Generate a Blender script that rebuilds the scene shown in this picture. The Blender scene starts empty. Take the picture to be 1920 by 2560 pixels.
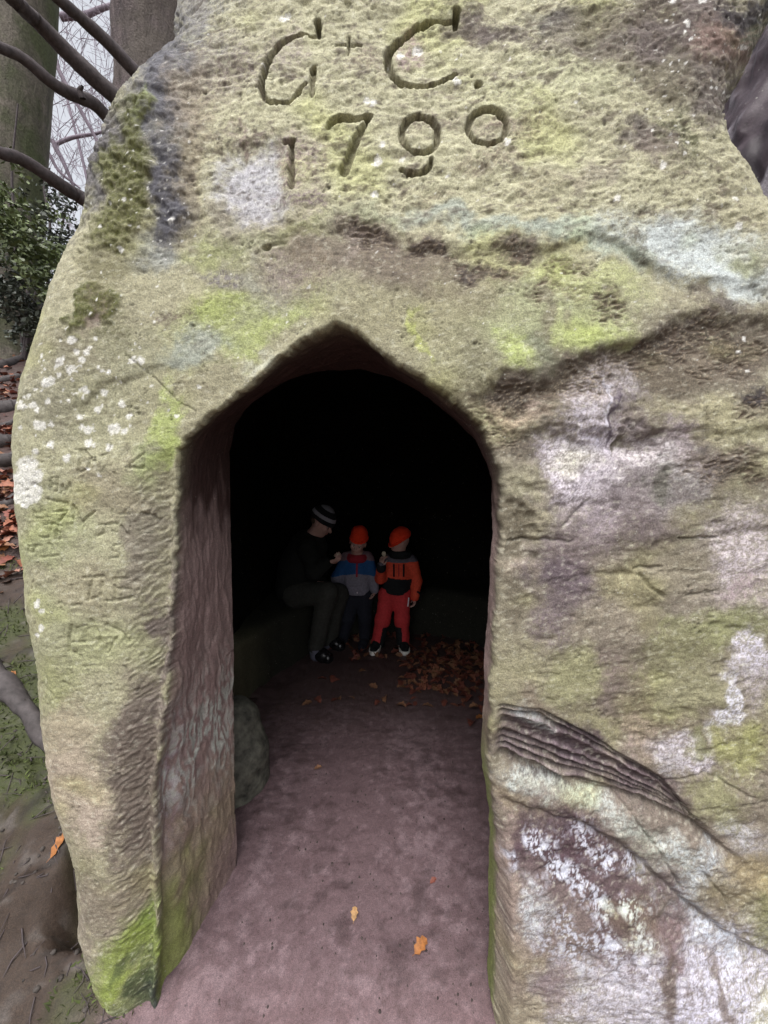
import bpy, math, random
import numpy as np
from mathutils import Vector, Matrix

random.seed(7)
RNG = np.random.default_rng(7)
scene = bpy.context.scene
COL = scene.collection
R = math.radians

# ------------------------------------------------------------------ camera, sky, sun, exposure
FPX, CXP, CYP = 960.0, 960.0, 1280.0          # ultra-wide phone lens, in photograph pixels
PITCH = R(5.0)
CAM_H = 1.5
cam_d = bpy.data.cameras.new('camera')
cam = bpy.data.objects.new('camera', cam_d)
COL.objects.link(cam)
cam.location = (0, 0, CAM_H)
cam.rotation_euler = (R(90) - PITCH, 0, 0)
cam_d.sensor_fit = 'HORIZONTAL'
cam_d.sensor_width = 36.0
cam_d.lens = 36.0 * FPX / 1920.0
cam_d.clip_start = 0.02
cam_d.clip_end = 2000
scene.camera = cam

SUN_EL, SUN_AZ = R(64), R(194)                # overcast: the bright part of the sky, above and behind the viewer
world = bpy.data.worlds.new('World')
scene.world = world
world.use_nodes = True
wt = world.node_tree
wt.nodes.clear()
sky = wt.nodes.new('ShaderNodeTexSky')
sky.sky_type = 'NISHITA'
sky.sun_disc = False
sky.sun_elevation = SUN_EL
sky.sun_rotation = SUN_AZ
sky.air_density = 1.0
sky.dust_density = 5.0
sky.ozone_density = 1.0
hsv = wt.nodes.new('ShaderNodeHueSaturation')
hsv.inputs['Saturation'].default_value = 0.22
bg = wt.nodes.new('ShaderNodeBackground')
bg.inputs['Strength'].default_value = 0.15
wo = wt.nodes.new('ShaderNodeOutputWorld')
wt.links.new(sky.outputs[0], hsv.inputs['Color'])
wt.links.new(hsv.outputs[0], bg.inputs['Color'])
wt.links.new(bg.outputs[0], wo.inputs['Surface'])

sun_d = bpy.data.lights.new('sun', 'SUN')
sun_d.energy = 0.85
sun_d.angle = R(45)
sun_d.color = (1.0, 0.97, 0.93)
sun = bpy.data.objects.new('sun', sun_d)
COL.objects.link(sun)
_sd = Vector((math.sin(SUN_AZ) * math.cos(SUN_EL), math.cos(SUN_AZ) * math.cos(SUN_EL), math.sin(SUN_EL)))
sun.rotation_euler = _sd.to_track_quat('Z', 'Y').to_euler()
sun.location = _sd * 30

scene.view_settings.view_transform = 'Standard'
scene.view_settings.look = 'None'
scene.view_settings.gamma = 1.0
scene.view_settings.use_curve_mapping = False
scene.view_settings.exposure = 0.97
scene.render.engine = 'CYCLES'
scene.cycles.use_denoising = True
scene.cycles.max_bounces = 8
scene.cycles.diffuse_bounces = 5

# ------------------------------------------------------------------ helpers
def lin(c):
    c = np.asarray(c, dtype=np.float64) / 255.0
    return np.where(c <= 0.04045, c / 12.92, ((c + 0.055) / 1.055) ** 2.4)

def ray(px, py):
    X = (px - CXP) / FPX
    U = (CYP - py) / FPX
    return np.array([X, math.cos(PITCH) + U * math.sin(PITCH), -math.sin(PITCH) + U * math.cos(PITCH)])

def at(px, py, D):
    """the point of the place at distance D (metres straight ahead) that this line of sight meets"""
    r = ray(px, py)
    return np.array([0, 0, CAM_H]) + r * (D / r[1])

def project(x, y, z):
    c, s = math.cos(PITCH), math.sin(PITCH)
    f = y * c - (z - CAM_H) * s
    u = y * s + (z - CAM_H) * c
    f = np.maximum(f, 0.05)
    return CXP + FPX * x / f, CYP - FPX * u / f

_ga = np.arange(256) * (2 * math.pi / 256)
_GX, _GY = np.cos(_ga).astype(np.float32), np.sin(_ga).astype(np.float32)
_rs = np.random.default_rng(3)
_G3 = _rs.normal(size=(256, 3)).astype(np.float32)
_G3 /= np.linalg.norm(_G3, axis=1)[:, None]

def _hash(ix, iy, iz, seed):
    with np.errstate(over='ignore'):
        h = ix.astype(np.uint32) * np.uint32(374761393) + iy.astype(np.uint32) * np.uint32(668265263)
        if iz is not None:
            h = h + iz.astype(np.uint32) * np.uint32(2147483647 - 1000003)
        h = h + np.uint32((seed * 1442695041) & 0xffffffff)
        h = (h ^ (h >> np.uint32(13))) * np.uint32(1274126177)
        h = h ^ (h >> np.uint32(16))
    return h & np.uint32(255)

def n2(x, y, seed=0):
    """gradient noise in the plane, about -1..1"""
    x = np.asarray(x, np.float32); y = np.asarray(y, np.float32)
    fx, fy = np.floor(x), np.floor(y)
    ix, iy = fx.astype(np.int64), fy.astype(np.int64)
    dx, dy = x - fx, y - fy
    u = dx * dx * dx * (dx * (dx * 6 - 15) + 10)
    v = dy * dy * dy * (dy * (dy * 6 - 15) + 10)
    def g(a, b):
        h = _hash(ix + a, iy + b, None, seed)
        return _GX[h] * (dx - a) + _GY[h] * (dy - b)
    a0 = g(0, 0); a1 = g(1, 0); b0 = g(0, 1); b1 = g(1, 1)
    a = a0 + (a1 - a0) * u
    b = b0 + (b1 - b0) * u
    return (a + (b - a) * v) * 1.5

def n3(p, seed=0):
    p = np.asarray(p, np.float32)
    f = np.floor(p)
    i = f.astype(np.int64)
    d = p - f
    w = d * d * d * (d * (d * 6 - 15) + 10)
    out = 0
    for a in (0, 1):
        wa = w[:, 0] if a else 1 - w[:, 0]
        for b in (0, 1):
            wb = w[:, 1] if b else 1 - w[:, 1]
            for c in (0, 1):
                wc = w[:, 2] if c else 1 - w[:, 2]
                h = _hash(i[:, 0] + a, i[:, 1] + b, i[:, 2] + c, seed)
                g = _G3[h]
                out = out + wa * wb * wc * (g[:, 0] * (d[:, 0] - a) + g[:, 1] * (d[:, 1] - b) + g[:, 2] * (d[:, 2] - c))
    return out * 1.5

def fbm2(x, y, octv=4, seed=0, gain=0.5, lac=2.03):
    a, s, t = 1.0, 0, 0
    for k in range(octv):
        s = s + a * n2(x, y, seed + 17 * k)
        t += a
        a *= gain
        x = x * lac + 3.7; y = y * lac + 1.3
    return s / t

def fbm3(p, octv=3, seed=0):
    a, s, t = 1.0, 0, 0
    for k in range(octv):
        s = s + a * n3(p, seed + 13 * k)
        t += a
        a *= 0.5
        p = p * 2.05 + 1.7
    return s / t

def sstep(a, b, x):
    t = np.clip((x - a) / (b - a), 0, 1)
    return t * t * (3 - 2 * t)

def mesh_from(name, V, F, mats=(), parent=None, smooth=True, fmat=None, attrs=None):
    """ONE mesh object from vertex and quad/tri arrays"""
    V = np.asarray(V, np.float32)
    me = bpy.data.meshes.new(name)
    if isinstance(F, np.ndarray):
        n, k = F.shape
        me.vertices.add(len(V)); me.vertices.foreach_set('co', V.ravel())
        me.loops.add(n * k); me.loops.foreach_set('vertex_index', F.astype(np.int32).ravel())
        me.polygons.add(n)
        me.polygons.foreach_set('loop_start', np.arange(0, n * k, k, dtype=np.int32))
        me.update(calc_edges=True)
        me.validate()
    else:
        me.from_pydata([tuple(map(float, v)) for v in V], [], [tuple(f) for f in F])
        me.update()
    for m in mats:
        me.materials.append(m)
    if smooth:
        me.polygons.foreach_set('use_smooth', np.ones(len(me.polygons), bool))
    if fmat is not None:
        me.polygons.foreach_set('material_index', np.asarray(fmat, np.int32))
    if attrs:
        for an, arr in attrs.items():
            if arr.ndim == 2:
                c = np.ones((len(V), 4), np.float32); c[:, :3] = arr
                at_ = me.attributes.new(an, 'FLOAT_COLOR', 'POINT')
                at_.data.foreach_set('color', c.ravel())
            else:
                at_ = me.attributes.new(an, 'FLOAT', 'POINT')
                at_.data.foreach_set('value', arr.astype(np.float32))
    o = bpy.data.objects.new(name, me)
    COL.objects.link(o)
    if parent is not None:
        o.parent = parent
        o.matrix_parent_inverse = Matrix.Translation(-Vector(parent.location)) if parent.location.length else Matrix()
    return o

def tag(o, label=None, cat=None, group=None, kind=None):
    if label: o['label'] = label
    if cat: o['category'] = cat
    if group: o['group'] = group
    if kind: o['kind'] = kind
    return o

def empty(name, loc, label, cat, group=None):
    o = bpy.data.objects.new(name, None)
    o.empty_display_size = 0.1
    COL.objects.link(o)
    o.location = Vector([float(c) for c in loc])
    return tag(o, label, cat, group)

# ---- materials
class NT:
    def __init__(s, name):
        s.m = bpy.data.materials.new(name); s.m.use_nodes = True
        s.t = s.m.node_tree
        s.b = s.t.nodes['Principled BSDF']
    def n(s, typ, **kw):
        x = s.t.nodes.new(typ)
        for k, v in kw.items(): setattr(x, k, v)
        return x
    def l(s, a, b): s.t.links.new(a, b)
    def noise(s, vec, scale, detail=4, rough=0.55, dist=0.0):
        x = s.n('ShaderNodeTexNoise')
        x.inputs['Scale'].default_value = scale; x.inputs['Detail'].default_value = detail
        x.inputs['Roughness'].default_value = rough; x.inputs['Distortion'].default_value = dist
        s.l(vec, x.inputs['Vector'])
        return x.outputs['Fac']
    def ramp(s, fac, lo, hi, a=0.0, b=1.0):
        x = s.n('ShaderNodeMapRange'); x.clamp = True
        s.l(fac, x.inputs['Value'])
        for i, v in zip(('From Min', 'From Max', 'To Min', 'To Max'), (lo, hi, a, b)): x.inputs[i].default_value = v
        return x.outputs['Result']
    def mul(s, c, fac):
        x = s.n('ShaderNodeMix', data_type='RGBA', blend_type='MULTIPLY')
        x.inputs[0].default_value = 1.0
        s.l(c, x.inputs[6]); s.l(fac, x.inputs[7])
        return x.outputs[2]
    def mix(s, fac, a, b):
        x = s.n('ShaderNodeMix', data_type='RGBA')
        if isinstance(fac, float): x.inputs[0].default_value = fac
        else: s.l(fac, x.inputs[0])
        for v, i in ((a, 6), (b, 7)):
            if isinstance(v, (tuple, list, np.ndarray)): x.inputs[i].default_value = (*[float(q) for q in v[:3]], 1)
            else: s.l(v, x.inputs[i])
        return x.outputs[2]
    def math(s, op, a, b):
        x = s.n('ShaderNodeMath', operation=op)
        for v, i in ((a, 0), (b, 1)):
            if isinstance(v, (int, float)): x.inputs[i].default_value = v
            else: s.l(v, x.inputs[i])
        return x.outputs[0]
    def bump(s, h, strength, dist, prev=None):
        x = s.n('ShaderNodeBump')
        x.inputs['Strength'].default_value = strength; x.inputs['Distance'].default_value = dist
        s.l(h, x.inputs['Height'])
        if prev is not None: s.l(prev, x.inputs['Normal'])
        return x.outputs['Normal']

def stone_material(name, grain=1.0, rough=0.88):
    k = NT(name)
    tc = k.n('ShaderNodeTexCoord').outputs['Object']
    at_ = k.n('ShaderNodeAttribute', attribute_name='Col').outputs['Color']
    wet = k.n('ShaderNodeAttribute', attribute_name='Wet').outputs['Fac']
    f1 = k.noise(tc, 55 * grain, 8, 0.62, 0.3)
    f2 = k.noise(tc, 190 * grain, 5, 0.65)
    f3 = k.noise(tc, 620 * grain, 2, 0.6)
    c = k.mul(at_, k.ramp(f1, 0.28, 0.72, 0.86, 1.14))
    c = k.mul(c, k.ramp(f2, 0.36, 0.64, 0.78, 1.22))
    c = k.mul(c, k.ramp(f3, 0.36, 0.64, 0.70, 1.30))
    # scattered dark grains and tiny pale lichen specks
    v = k.n('ShaderNodeTexVoronoi'); v.inputs['Scale'].default_value = 75 * grain
    k.l(tc, v.inputs['Vector'])
    sp = k.ramp(v.outputs['Distance'], 0.10, 0.22, 1.0, 0.0)
    sel = k.ramp(k.noise(tc, 21 * grain, 3), 0.56, 0.66)
    c = k.mix(k.math('MULTIPLY', k.math('MULTIPLY', sp, sel), 0.55), c, (0.46, 0.45, 0.40))
    dk = k.ramp(k.noise(tc, 120 * grain, 3, 0.7), 0.63, 0.72)
    c = k.mix(k.math('MULTIPLY', dk, 0.45), c, (0.055, 0.045, 0.035))
    k.l(c, k.b.inputs['Base Color'])
    h = k.math('ADD', k.math('MULTIPLY', f1, 0.25), k.math('MULTIPLY', f2, 0.55))
    nrm = k.bump(h, 0.7, 0.0065)
    nrm = k.bump(f3, 0.35, 0.0015, nrm)
    k.l(nrm, k.b.inputs['Normal'])
    k.l(k.ramp(wet, 0, 1, rough, 0.34), k.b.inputs['Roughness'])
    k.b.inputs['Specular IOR Level'].default_value = 0.35
    return k.m

def plain(name, rgb, rough=0.8, scale=60, var=0.25, bump=0.0, spec=0.3, lo=None):
    k = NT(name)
    tc = k.n('ShaderNodeTexCoord').outputs['Object']
    f = k.noise(tc, scale, 5, 0.6)
    a = np.array(rgb) * (1 - var); b = np.array(rgb) * (1 + var)
    if lo is not None: a = np.array(lo)
    k.l(k.mix(k.ramp(f, 0.3, 0.7), a, np.minimum(b, 1.0)), k.b.inputs['Base Color'])
    k.b.inputs['Roughness'].default_value = rough
    k.b.inputs['Specular IOR Level'].default_value = spec
    if bump: k.l(k.bump(f, 0.5, bump), k.b.inputs['Normal'])
    return k.m

M_STONE = stone_material('weathered_sandstone')
M_CAVE = stone_material('cave_sandstone', 0.8, 0.95)
M_CAVE.node_tree.nodes['Principled BSDF'].inputs['Specular IOR Level'].default_value = 0.08

# ------------------------------------------------------------------ the carved boulder
YB = 1.06
def lean(v):
    t = np.maximum(v - 1.75, 0)
    return YB + 0.13 * t * t / (t + 0.35)

LSIL = [(-300, 560), (0, 466), (118, 446), (195, 440), (281, 368), (366, 290), (430, 254), (488, 227), (570, 206), (630, 192), (683, 163), (753, 122),
        (834, 98), (895, 84), (960, 60), (1111, 46), (1273, 44), (1504, 52), (1678, 70), (1828, 98), (1967, 121), (2140, 172),
        (2302, 180), (2372, 214), (2499, 245), (2560, 262), (2800, 320)]
RSIL = [(-400, 2120), (-100, 1985), (60, 1928), (120, 1890), (200, 1860), (280, 1815), (335, 1806), (385, 1818), (420, 1840), (460, 1872), (520, 1908),
        (560, 1932), (640, 2040), (760, 2180), (900, 2300), (2800, 2400)]
LS = np.array(LSIL, float); RS = np.array(RSIL, float)

def sil_centre(v, left):
    """centre of the rounded flank (x) so that its outline falls on the photographed line"""
    Rr = 0.17 + 0.20 * sstep(1.7, 2.6, v) if left else 0.22 + 0 * v
    cy = lean(v) + Rr
    _, py = project(0 * v - (1.1 if left else -1.0), cy - 0.35 * Rr, v)
    tab = LS if left else RS
    px = np.interp(py, tab[:, 0], tab[:, 1])
    X = (px - CXP) / FPX
    U = (CYP - py) / FPX
    tx = X / (math.cos(PITCH) + U * math.sin(PITCH))
    cx = tx * cy + (1 if left else -1) * Rr * np.sqrt(1 + tx * tx)
    return cx, Rr

OUT_PX = [(378, 2600), (380, 2433), (380, 2338), (376, 2164), (375, 1990), (390, 1878), (412, 1650), (425, 1450), (432, 1300), (436, 1180),
          (448, 1122), (475, 1085), (525, 1040), (580, 1000), (640, 945), (690, 900), (740, 862), (790, 828), (838, 800), (870, 815),
          (915, 848), (960, 882), (1010, 918), (1070, 955), (1130, 1000), (1180, 1040), (1215, 1080), (1238, 1130), (1250, 1190), (1254, 1260),
          (1248, 1370), (1238, 1500), (1232, 1650), (1226, 1800), (1224, 1900), (1232, 2000), (1240, 2100), (1243, 2300), (1240, 2600)]
IN_PX = [(596, 2300), (592, 2177), (588, 2000), (583, 1700), (577, 1400), (574, 1200), (574, 1130), (588, 1065), (612, 1025), (640, 1000), (720, 952), (770, 935), (820, 927),
         (900, 925), (980, 945), (1060, 985), (1140, 1050), (1200, 1110)]
door = np.array([[at(a, b, YB)[0], at(a, b, YB)[2]] for a, b in OUT_PX])
door = np.vstack([[door[0, 0], -1.0], door, [door[-1, 0], -1.0]])
D_IN = 1.47
inner = [tuple(at(a, b, D_IN)[[0, 2]]) for a, b in IN_PX]
inner = [(inner[0][0], -0.8)] + inner + [(0.44, 1.52), (0.47, 1.3), (0.47, 0.8), (0.47, 0.3), (0.45, -0.8)]
inner = np.array(inner)

def poly_sdf(x, y, poly):
    d2 = np.full(x.shape, 1e9); inside = np.zeros(x.shape, bool)
    n = len(poly)
    for i in range(n):
        a = poly[i]; b = poly[(i + 1) % n]
        e = b - a
        t = np.clip(((x - a[0]) * e[0] + (y - a[1]) * e[1]) / (e @ e + 1e-12), 0, 1)
        dx = x - a[0] - t * e[0]; dy = y - a[1] - t * e[1]
        d2 = np.minimum(d2, dx * dx + dy * dy)
        c = ((a[1] > y) != (b[1] > y))
        if abs(e[1]) > 1e-12:
            inside ^= c & (x < (b[0] - a[0]) * (y - a[1]) / (b[1] - a[1]) + a[0])
    return np.where(inside, -1, 1) * np.sqrt(d2)

HS = 0.0036
def axis(segs):
    out = [segs[0][0]]
    for a, b, h in segs:
        n = max(1, int(round((b - a) / h)))
        out += list(np.linspace(a, b, n + 1)[1:])
    return np.array(out)
ua = axis([(-5.6, -1.7, 0.08), (-1.7, -1.35, 0.012), (-1.35, 1.25, HS), (1.25, 1.6, 0.012), (1.6, 5.6, 0.08)])
va = axis([(-0.42, 2.95, HS), (2.95, 3.3, 0.012), (3.3, 8.0, 0.08)])
U, Vv = np.meshgrid(ua, va)                        # rows = v
nv, nu = U.shape
Dd = np.full(U.shape, 9.0)
box = (U > -1.1) & (U < 0.9) & (Vv < 2.5)
Dd[box] = poly_sdf(U[box], Vv[box], door)
Dd = Dd + 0.007 * n2(U / 0.09, Vv / 0.09, 5) + 0.005 * n2(U / 0.03, Vv / 0.03, 6) + 0.003 * n2(U / 0.013, Vv / 0.013, 7)
gv, gu = np.gradient(Dd, va, ua)
cellok = (Dd[:-1, :-1] > -0.35 * HS) & (Dd[1:, :-1] > -0.35 * HS) & (Dd[:-1, 1:] > -0.35 * HS) & (Dd[1:, 1:] > -0.35 * HS)
# border vertices of the opening
touch_no = np.zeros(U.shape, bool); touch_ok = np.zeros(U.shape, bool)
for a in (0, 1):
    for b in (0, 1):
        touch_ok[a:nv - 1 + a, b:nu - 1 + b] |= cellok
        touch_no[a:nv - 1 + a, b:nu - 1 + b] |= ~cellok
edge_v = touch_ok & touch_no
gl = gu ** 2 + gv ** 2 + 1e-9
U[edge_v] -= (Dd * gu / gl)[edge_v]
Vv[edge_v] -= (Dd * gv / gl)[edge_v]
Vv[edge_v & (Vv < -0.419)] = -0.42
Dd[edge_v] = 0.0

idx = -np.ones(U.shape, np.int64)
used = touch_ok
idx[used] = np.arange(used.sum())
u = U[used]; v = Vv[used]; d = Dd[used]
quads = np.stack([idx[:-1, :-1], idx[:-1, 1:], idx[1:, 1:], idx[1:, :-1]], -1)[cellok]

def rock_base(u, v):
    """undisplaced surface point and outward normal for the surface coordinates (u along the face, v up it)"""
    cl, Rl = sil_centre(np.minimum(v, 3.3), True)
    cr, Rr = sil_centre(np.minimum(v, 3.3), False)
    yb = lean(np.minimum(v, 3.3))
    z = v.copy(); y = yb.copy()
    t = np.maximum(v - 3.3, 0); RT = 0.6
    ph = np.minimum(t / RT, math.pi / 2 - 0.12)
    z = np.where(t > 0, 3.3 + RT * np.sin(ph), z)
    rest = np.maximum(t - RT * (math.pi / 2 - 0.12), 0)
    y = y + np.where(t > 0, RT * (1 - np.cos(ph)), 0) + rest * 0.99
    z = z + rest * 0.12
    x = u.copy()
    nx = 0 * u; ny = -np.ones_like(u)
    for c, Rr_, sgn in ((cl, Rl, -1), (cr, Rr, 1)):
        tt = (u - c) * sgn
        m = tt > 0
        th = np.minimum(tt / Rr_, math.pi / 2)
        rs = np.maximum(tt - Rr_ * math.pi / 2, 0)
        x = np.where(m, c + sgn * (Rr_ * np.sin(th)), x)
        y = np.where(m, y + Rr_ * (1 - np.cos(th)) + rs, y)
        nx = np.where(m, sgn * np.sin(th), nx)
        ny = np.where(m, -np.cos(th), ny)
    nz = np.where(t > 0, np.sin(ph), 0.12 * sstep(1.8, 2.6, v))
    ny = np.where(t > 0, ny * np.cos(ph), ny)
    nn = np.sqrt(nx ** 2 + ny ** 2 + nz ** 2)
    return np.stack([x, y, z], -1), np.stack([nx / nn, ny / nn, nz / nn], -1)

P0, N0 = rock_base(u, v)
px, py = project(P0[:, 0], P0[:, 1], P0[:, 2])
# where on the face something is (in the photograph's measure), slightly warped so that edges wander
w1 = n2(px / 95, py / 95, 21); w2 = n2(px / 95, py / 95, 22)
w3 = n2(px / 27, py / 27, 23); w4 = n2(px / 27, py / 27, 24)
w5 = n2(px / 9, py / 9, 25); w6 = n2(px / 9, py / 9, 26)
qx = px + 46 * w1 + 19 * w3 + 6 * w5
qy = py + 40 * w2 + 17 * w4 + 6 * w6

def line_y(pts, x):
    p = np.array(pts, float)
    return np.interp(x, p[:, 0], p[:, 1])

# ---- relief (metres, outward)
H = np.zeros_like(u)
H += 0.030 * fbm2(u / 0.75, v / 0.6, 3, 31)
upper = sstep(700, 480, qy)
leftg = sstep(500, 420, qx) * sstep(720, 560, qy)
right = sstep(1230, 1330, qx) * sstep(850, 950, qy)
pillar = sstep(430, 380, qx) * sstep(880, 1000, qy)
# weathered, stretched pits and ridges of the upper face, dipping a little to the right
ca, sa = math.cos(R(-12)), math.sin(R(-12))
a1 = u * ca - v * sa; b1 = u * sa + v * ca
rid = 1 - np.abs(fbm2(a1 / 0.085, b1 / 0.040, 4, 41)) * 2.4
pit = np.minimum(fbm2(a1 / 0.050, b1 / 0.026, 3, 43) + 0.08, 0)
H += upper * (0.0032 * (rid - 0.4) + 0.0075 * pit)
H += upper * 0.007 * fbm2(u / 0.22, v / 0.14, 3, 45)
# left flank: coarse slanting ridges
a2 = u * 0.85 - v * 0.52; b2 = u * 0.52 + v * 0.85
H += leftg * (0.007 * (1 - 2.2 * np.abs(fbm2(a2 / 0.11, b2 / 0.05, 4, 47))) + 0.004 * fbm2(a2 / 0.05, b2 / 0.03, 3, 48))
# everywhere: fine relief
H += (0.0030 + 0.003 * upper) * fbm2(u / 0.06, v / 0.04, 4, 51)
H += (0.0008 + 0.0014 * upper) * fbm2(u / 0.018, v / 0.013, 3, 52)
H += (0.3 + 0.7 * sstep(-0.1, 0.3, fbm2(u / 0.25, v / 0.2, 2, 55))) * 0.0048 * np.minimum(fbm2(u / 0.022, v / 0.014, 2, 56) + 0.12, 0)
H += right * (0.009 * fbm2(u / 0.17, v / 0.10, 3, 53) + 0.016 * np.minimum(fbm2(u / 0.10, v / 0.05, 3, 54) + 0.15, 0))
# little wind ripples in patches
def blob(cx, cy, rx, ry, rot=0, soft=0.45, x=None, y=None):
    x = qx if x is None else x; y = qy if y is None else y
    c, s = math.cos(R(rot)), math.sin(R(rot))
    dx, dy = x - cx, y - cy
    rr = np.sqrt(((dx * c + dy * s) / rx) ** 2 + ((-dx * s + dy * c) / ry) ** 2)
    return sstep(1 + soft, 1 - soft, rr)
RIP = [(920, 590, 75, 45, 25), (1090, 640, 60, 22, 10), (1200, 680, 75, 32, 15), (1310, 990, 110, 35, -10), (1450, 955, 120, 40, -18), (1610, 870, 60, 22, -10),
       (1710, 860, 70, 40, -30), (1800, 815, 80, 38, 15), (1780, 920, 60, 20, -10), (1880, 880, 70, 60, 0), (1820, 1170, 110, 45, 0), (1590, 900, 90, 40, -15),
       (1290, 630, 70, 28, 10), (1430, 670, 60, 22, -18), (1520, 760, 60, 22, 0), (1400, 735, 60, 18, -15), (1880, 1010, 60, 30, 0), (1240, 1075, 70, 45, 30)]
ripm = np.zeros_like(u)
for b in RIP: ripm = np.maximum(ripm, blob(*b, soft=0.6))
rip = np.abs(n2(u / 0.034 + 0.6 * n2(u / 0.05, v / 0.02, 61), v / 0.0095 + 0.8 * n2(u / 0.03, v / 0.03, 62), 63))
H += ripm * (0.0095 * (0.45 - rip) - 0.004)

def ledge(pts, depth, soft, decay, xlo, xhi):
    yl = line_y(pts, px) + 9 * w3 + 16 * w1
    t = py - yl
    m = sstep(xlo - 40, xlo + 40, px) * sstep(xhi + 40, xhi - 40, px)
    return -depth * m * sstep(-soft, soft, t) * sstep(decay, 0, t)
H += ledge([(1180, 985), (1260, 945), (1350, 962), (1450, 905), (1530, 872), (1600, 862), (1700, 800), (1800, 782), (1920, 800)], 0.024, 26, 330, 1200, 2400)
H += ledge([(760, 600), (880, 560), (1000, 590), (1100, 625), (1250, 620), (1500, 600), (1700, 690), (1920, 720)], 0.012, 16, 130, 820, 2300)
H += ledge([(1270, 1330), (1500, 1335), (1700, 1345), (1800, 1325), (1920, 1318)], 0.007, 14, 110, 1720, 2300)
H += ledge([(1290, 1105), (1480, 1085), (1650, 1095), (1800, 1080), (1920, 1070)], 0.010, 14, 90, 1450, 2200)
H += ledge([(200, 1010), (260, 960), (360, 930), (470, 900)], 0.006, 10, 60, 200, 430)
H += 0.012 * blob(1330, 1250, 75, 70, 0, 0.7) - 0.016 * blob(1285, 1330, 38, 60, -25, 0.5) + 0.012 * blob(1290, 1170, 45, 35, 0, 0.6)
H += 0.020 * blob(1420, 1030, 110, 45, -10, 0.6) - 0.016 * blob(1600, 1110, 60, 30, -35, 0.5)
# the recessed layers of bedding low on the right
TT = [(1200, 1768), (1260, 1765), (1349, 1772), (1500, 1858), (1656, 1950), (1725, 2028), (1820, 2108), (1920, 2178), (2100, 2290)]
BB = [(1200, 1878), (1270, 1885), (1410, 1956), (1475, 1969), (1614, 2001), (1707, 2036), (1740, 2052), (1820, 2122), (1920, 2192), (2100, 2304)]
yt = line_y(TT, px) + 7 * w1; yb_ = line_y(BB, px) + 7 * w2
tt = (py - yt) / np.maximum(yb_ - yt, 8)
rm = sstep(1235, 1265, px)
inb = sstep(-0.05, 0.03, tt) * sstep(1.05, 0.98, tt) * rm * sstep(1790, 1690, px)
tq_ = tt * 5.6 + 0.20 * w3 + 0.35 * w1 + 0.08 * w5 + 0.30 * np.sin(tt * 9.0)
sw = tq_ % 1.0
layer = n2(px / 120 + 7.3 * np.floor(tq_), np.floor(tq_) * 3.1, 72)
H += inb * (-0.020 + 0.006 * layer + (0.012 + 0.006 * layer) * np.exp(-((sw - 0.45) / 0.20) ** 2) + 0.003 * fbm2(a1 / 0.03, b1 / 0.008, 3, 71))
und = np.maximum(py - yb_, 0)
H += rm * sstep(-4, 10, py - yb_) * (-0.045 * np.exp(-und / 28.0)) * sstep(1900, 1700, px)
H += rm * sstep(0, 60, py - yb_) * (0.014 + 0.008 * fbm2(a1 / 0.06, b1 / 0.035, 4, 73) * sstep(400, 200, py - yb_))
CC = [(1200, 1975), (1240, 1985), (1330, 2022), (1450, 2052), (1550, 2105), (1620, 2165), (1700, 2235), (1800, 2315), (1920, 2385), (2100, 2500)]
yc = line_y(CC, px) + 8 * w1 + 4 * w3
dc = py - yc
H += rm * (-0.018 * np.exp(-(dc / 8.0) ** 2)) * (0.6 + 0.4 * w1) + rm * sstep(-2, 8, dc) * (-0.016 * np.exp(-np.maximum(dc, 0) / 60.0)) + rm * sstep(20, 260, dc) * 0.050
for ln, dep, wd in (([(1270, 1352), (1330, 1346), (1430, 1352)], 0.010, 5), ([(1700, 1345), (1800, 1345)], 0.010, 5), ([(1795, 1480), (1720, 1492)], 0.006, 5),
                    ([(1600, 1440), (1630, 1470), (1660, 1490)], 0.009, 8), ([(1405, 1310), (1440, 1280), (1475, 1245)], 0.008, 6), ([(1590, 1425), (1660, 1420)], 0.008, 5),
                    ([(1850, 2010), (1920, 2000)], 0.009, 4), ([(1540, 1985), (1640, 2120), (1690, 2200)], 0.008, 5), ([(1740, 2160), (1800, 2230), (1830, 2330)], 0.007, 5),
                    ([(1640, 1965), (1760, 1930), (1880, 1990)], 0.006, 5)):
    pts = np.array(ln, float)
    m = (px > pts[:, 0].min() - 30) & (px < pts[:, 0].max() + 30)
    best = np.full(m.sum(), 1e9)
    X, Y = px[m] + 4 * w3[m], py[m] + 5 * w4[m]
    for a, b in zip(pts[:-1], pts[1:]):
        e = b - a; t = np.clip(((X - a[0]) * e[0] + (Y - a[1]) * e[1]) / (e @ e), 0, 1)
        best = np.minimum(best, np.hypot(X - a[0] - t * e[0], Y - a[1] - t * e[1]))
    H[m] -= dep * sstep(wd, 0, best)

# left pillar: chamfer towards the doorway, with the diagonal marks of the mason's pick
el = np.interp(py, *np.array([(b, a) for a, b in OUT_PX[:11]][::-1]).T)
cx_ = el - px
zone = sstep(1130, 1230, py) * sstep(0, 12, cx_) * sstep(125, 75, cx_ + 22 * w1) * sstep(2480, 2330, py)
CH = sstep(1060, 1240, py) * 0.050 * sstep(112, 0, cx_) ** 1.4 * (cx_ > -5)
q1 = (px * 0.62 + py * 0.79) / 17.5 + 1.1 * n2(px / 60, py / 60, 81) + 0.5 * n2(px / 18, py / 18, 84)
marks = np.abs((q1 % 1.0) - 0.5) * 2
H += zone * (0.0062 * (marks - 0.5) * (0.6 + 0.6 * n2(px / 30, py / 30, 82)) + 0.003 * fbm2(u / 0.03, v / 0.02, 3, 83))
H -= CH
H += pillar * (0.004 * fbm2(u / 0.12, v / 0.12, 3, 85)) - 0.007 * blob(240, 1590, 70, 60, 0, 0.6) * np.abs(n2(u / 0.03, v / 0.03, 86))
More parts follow.
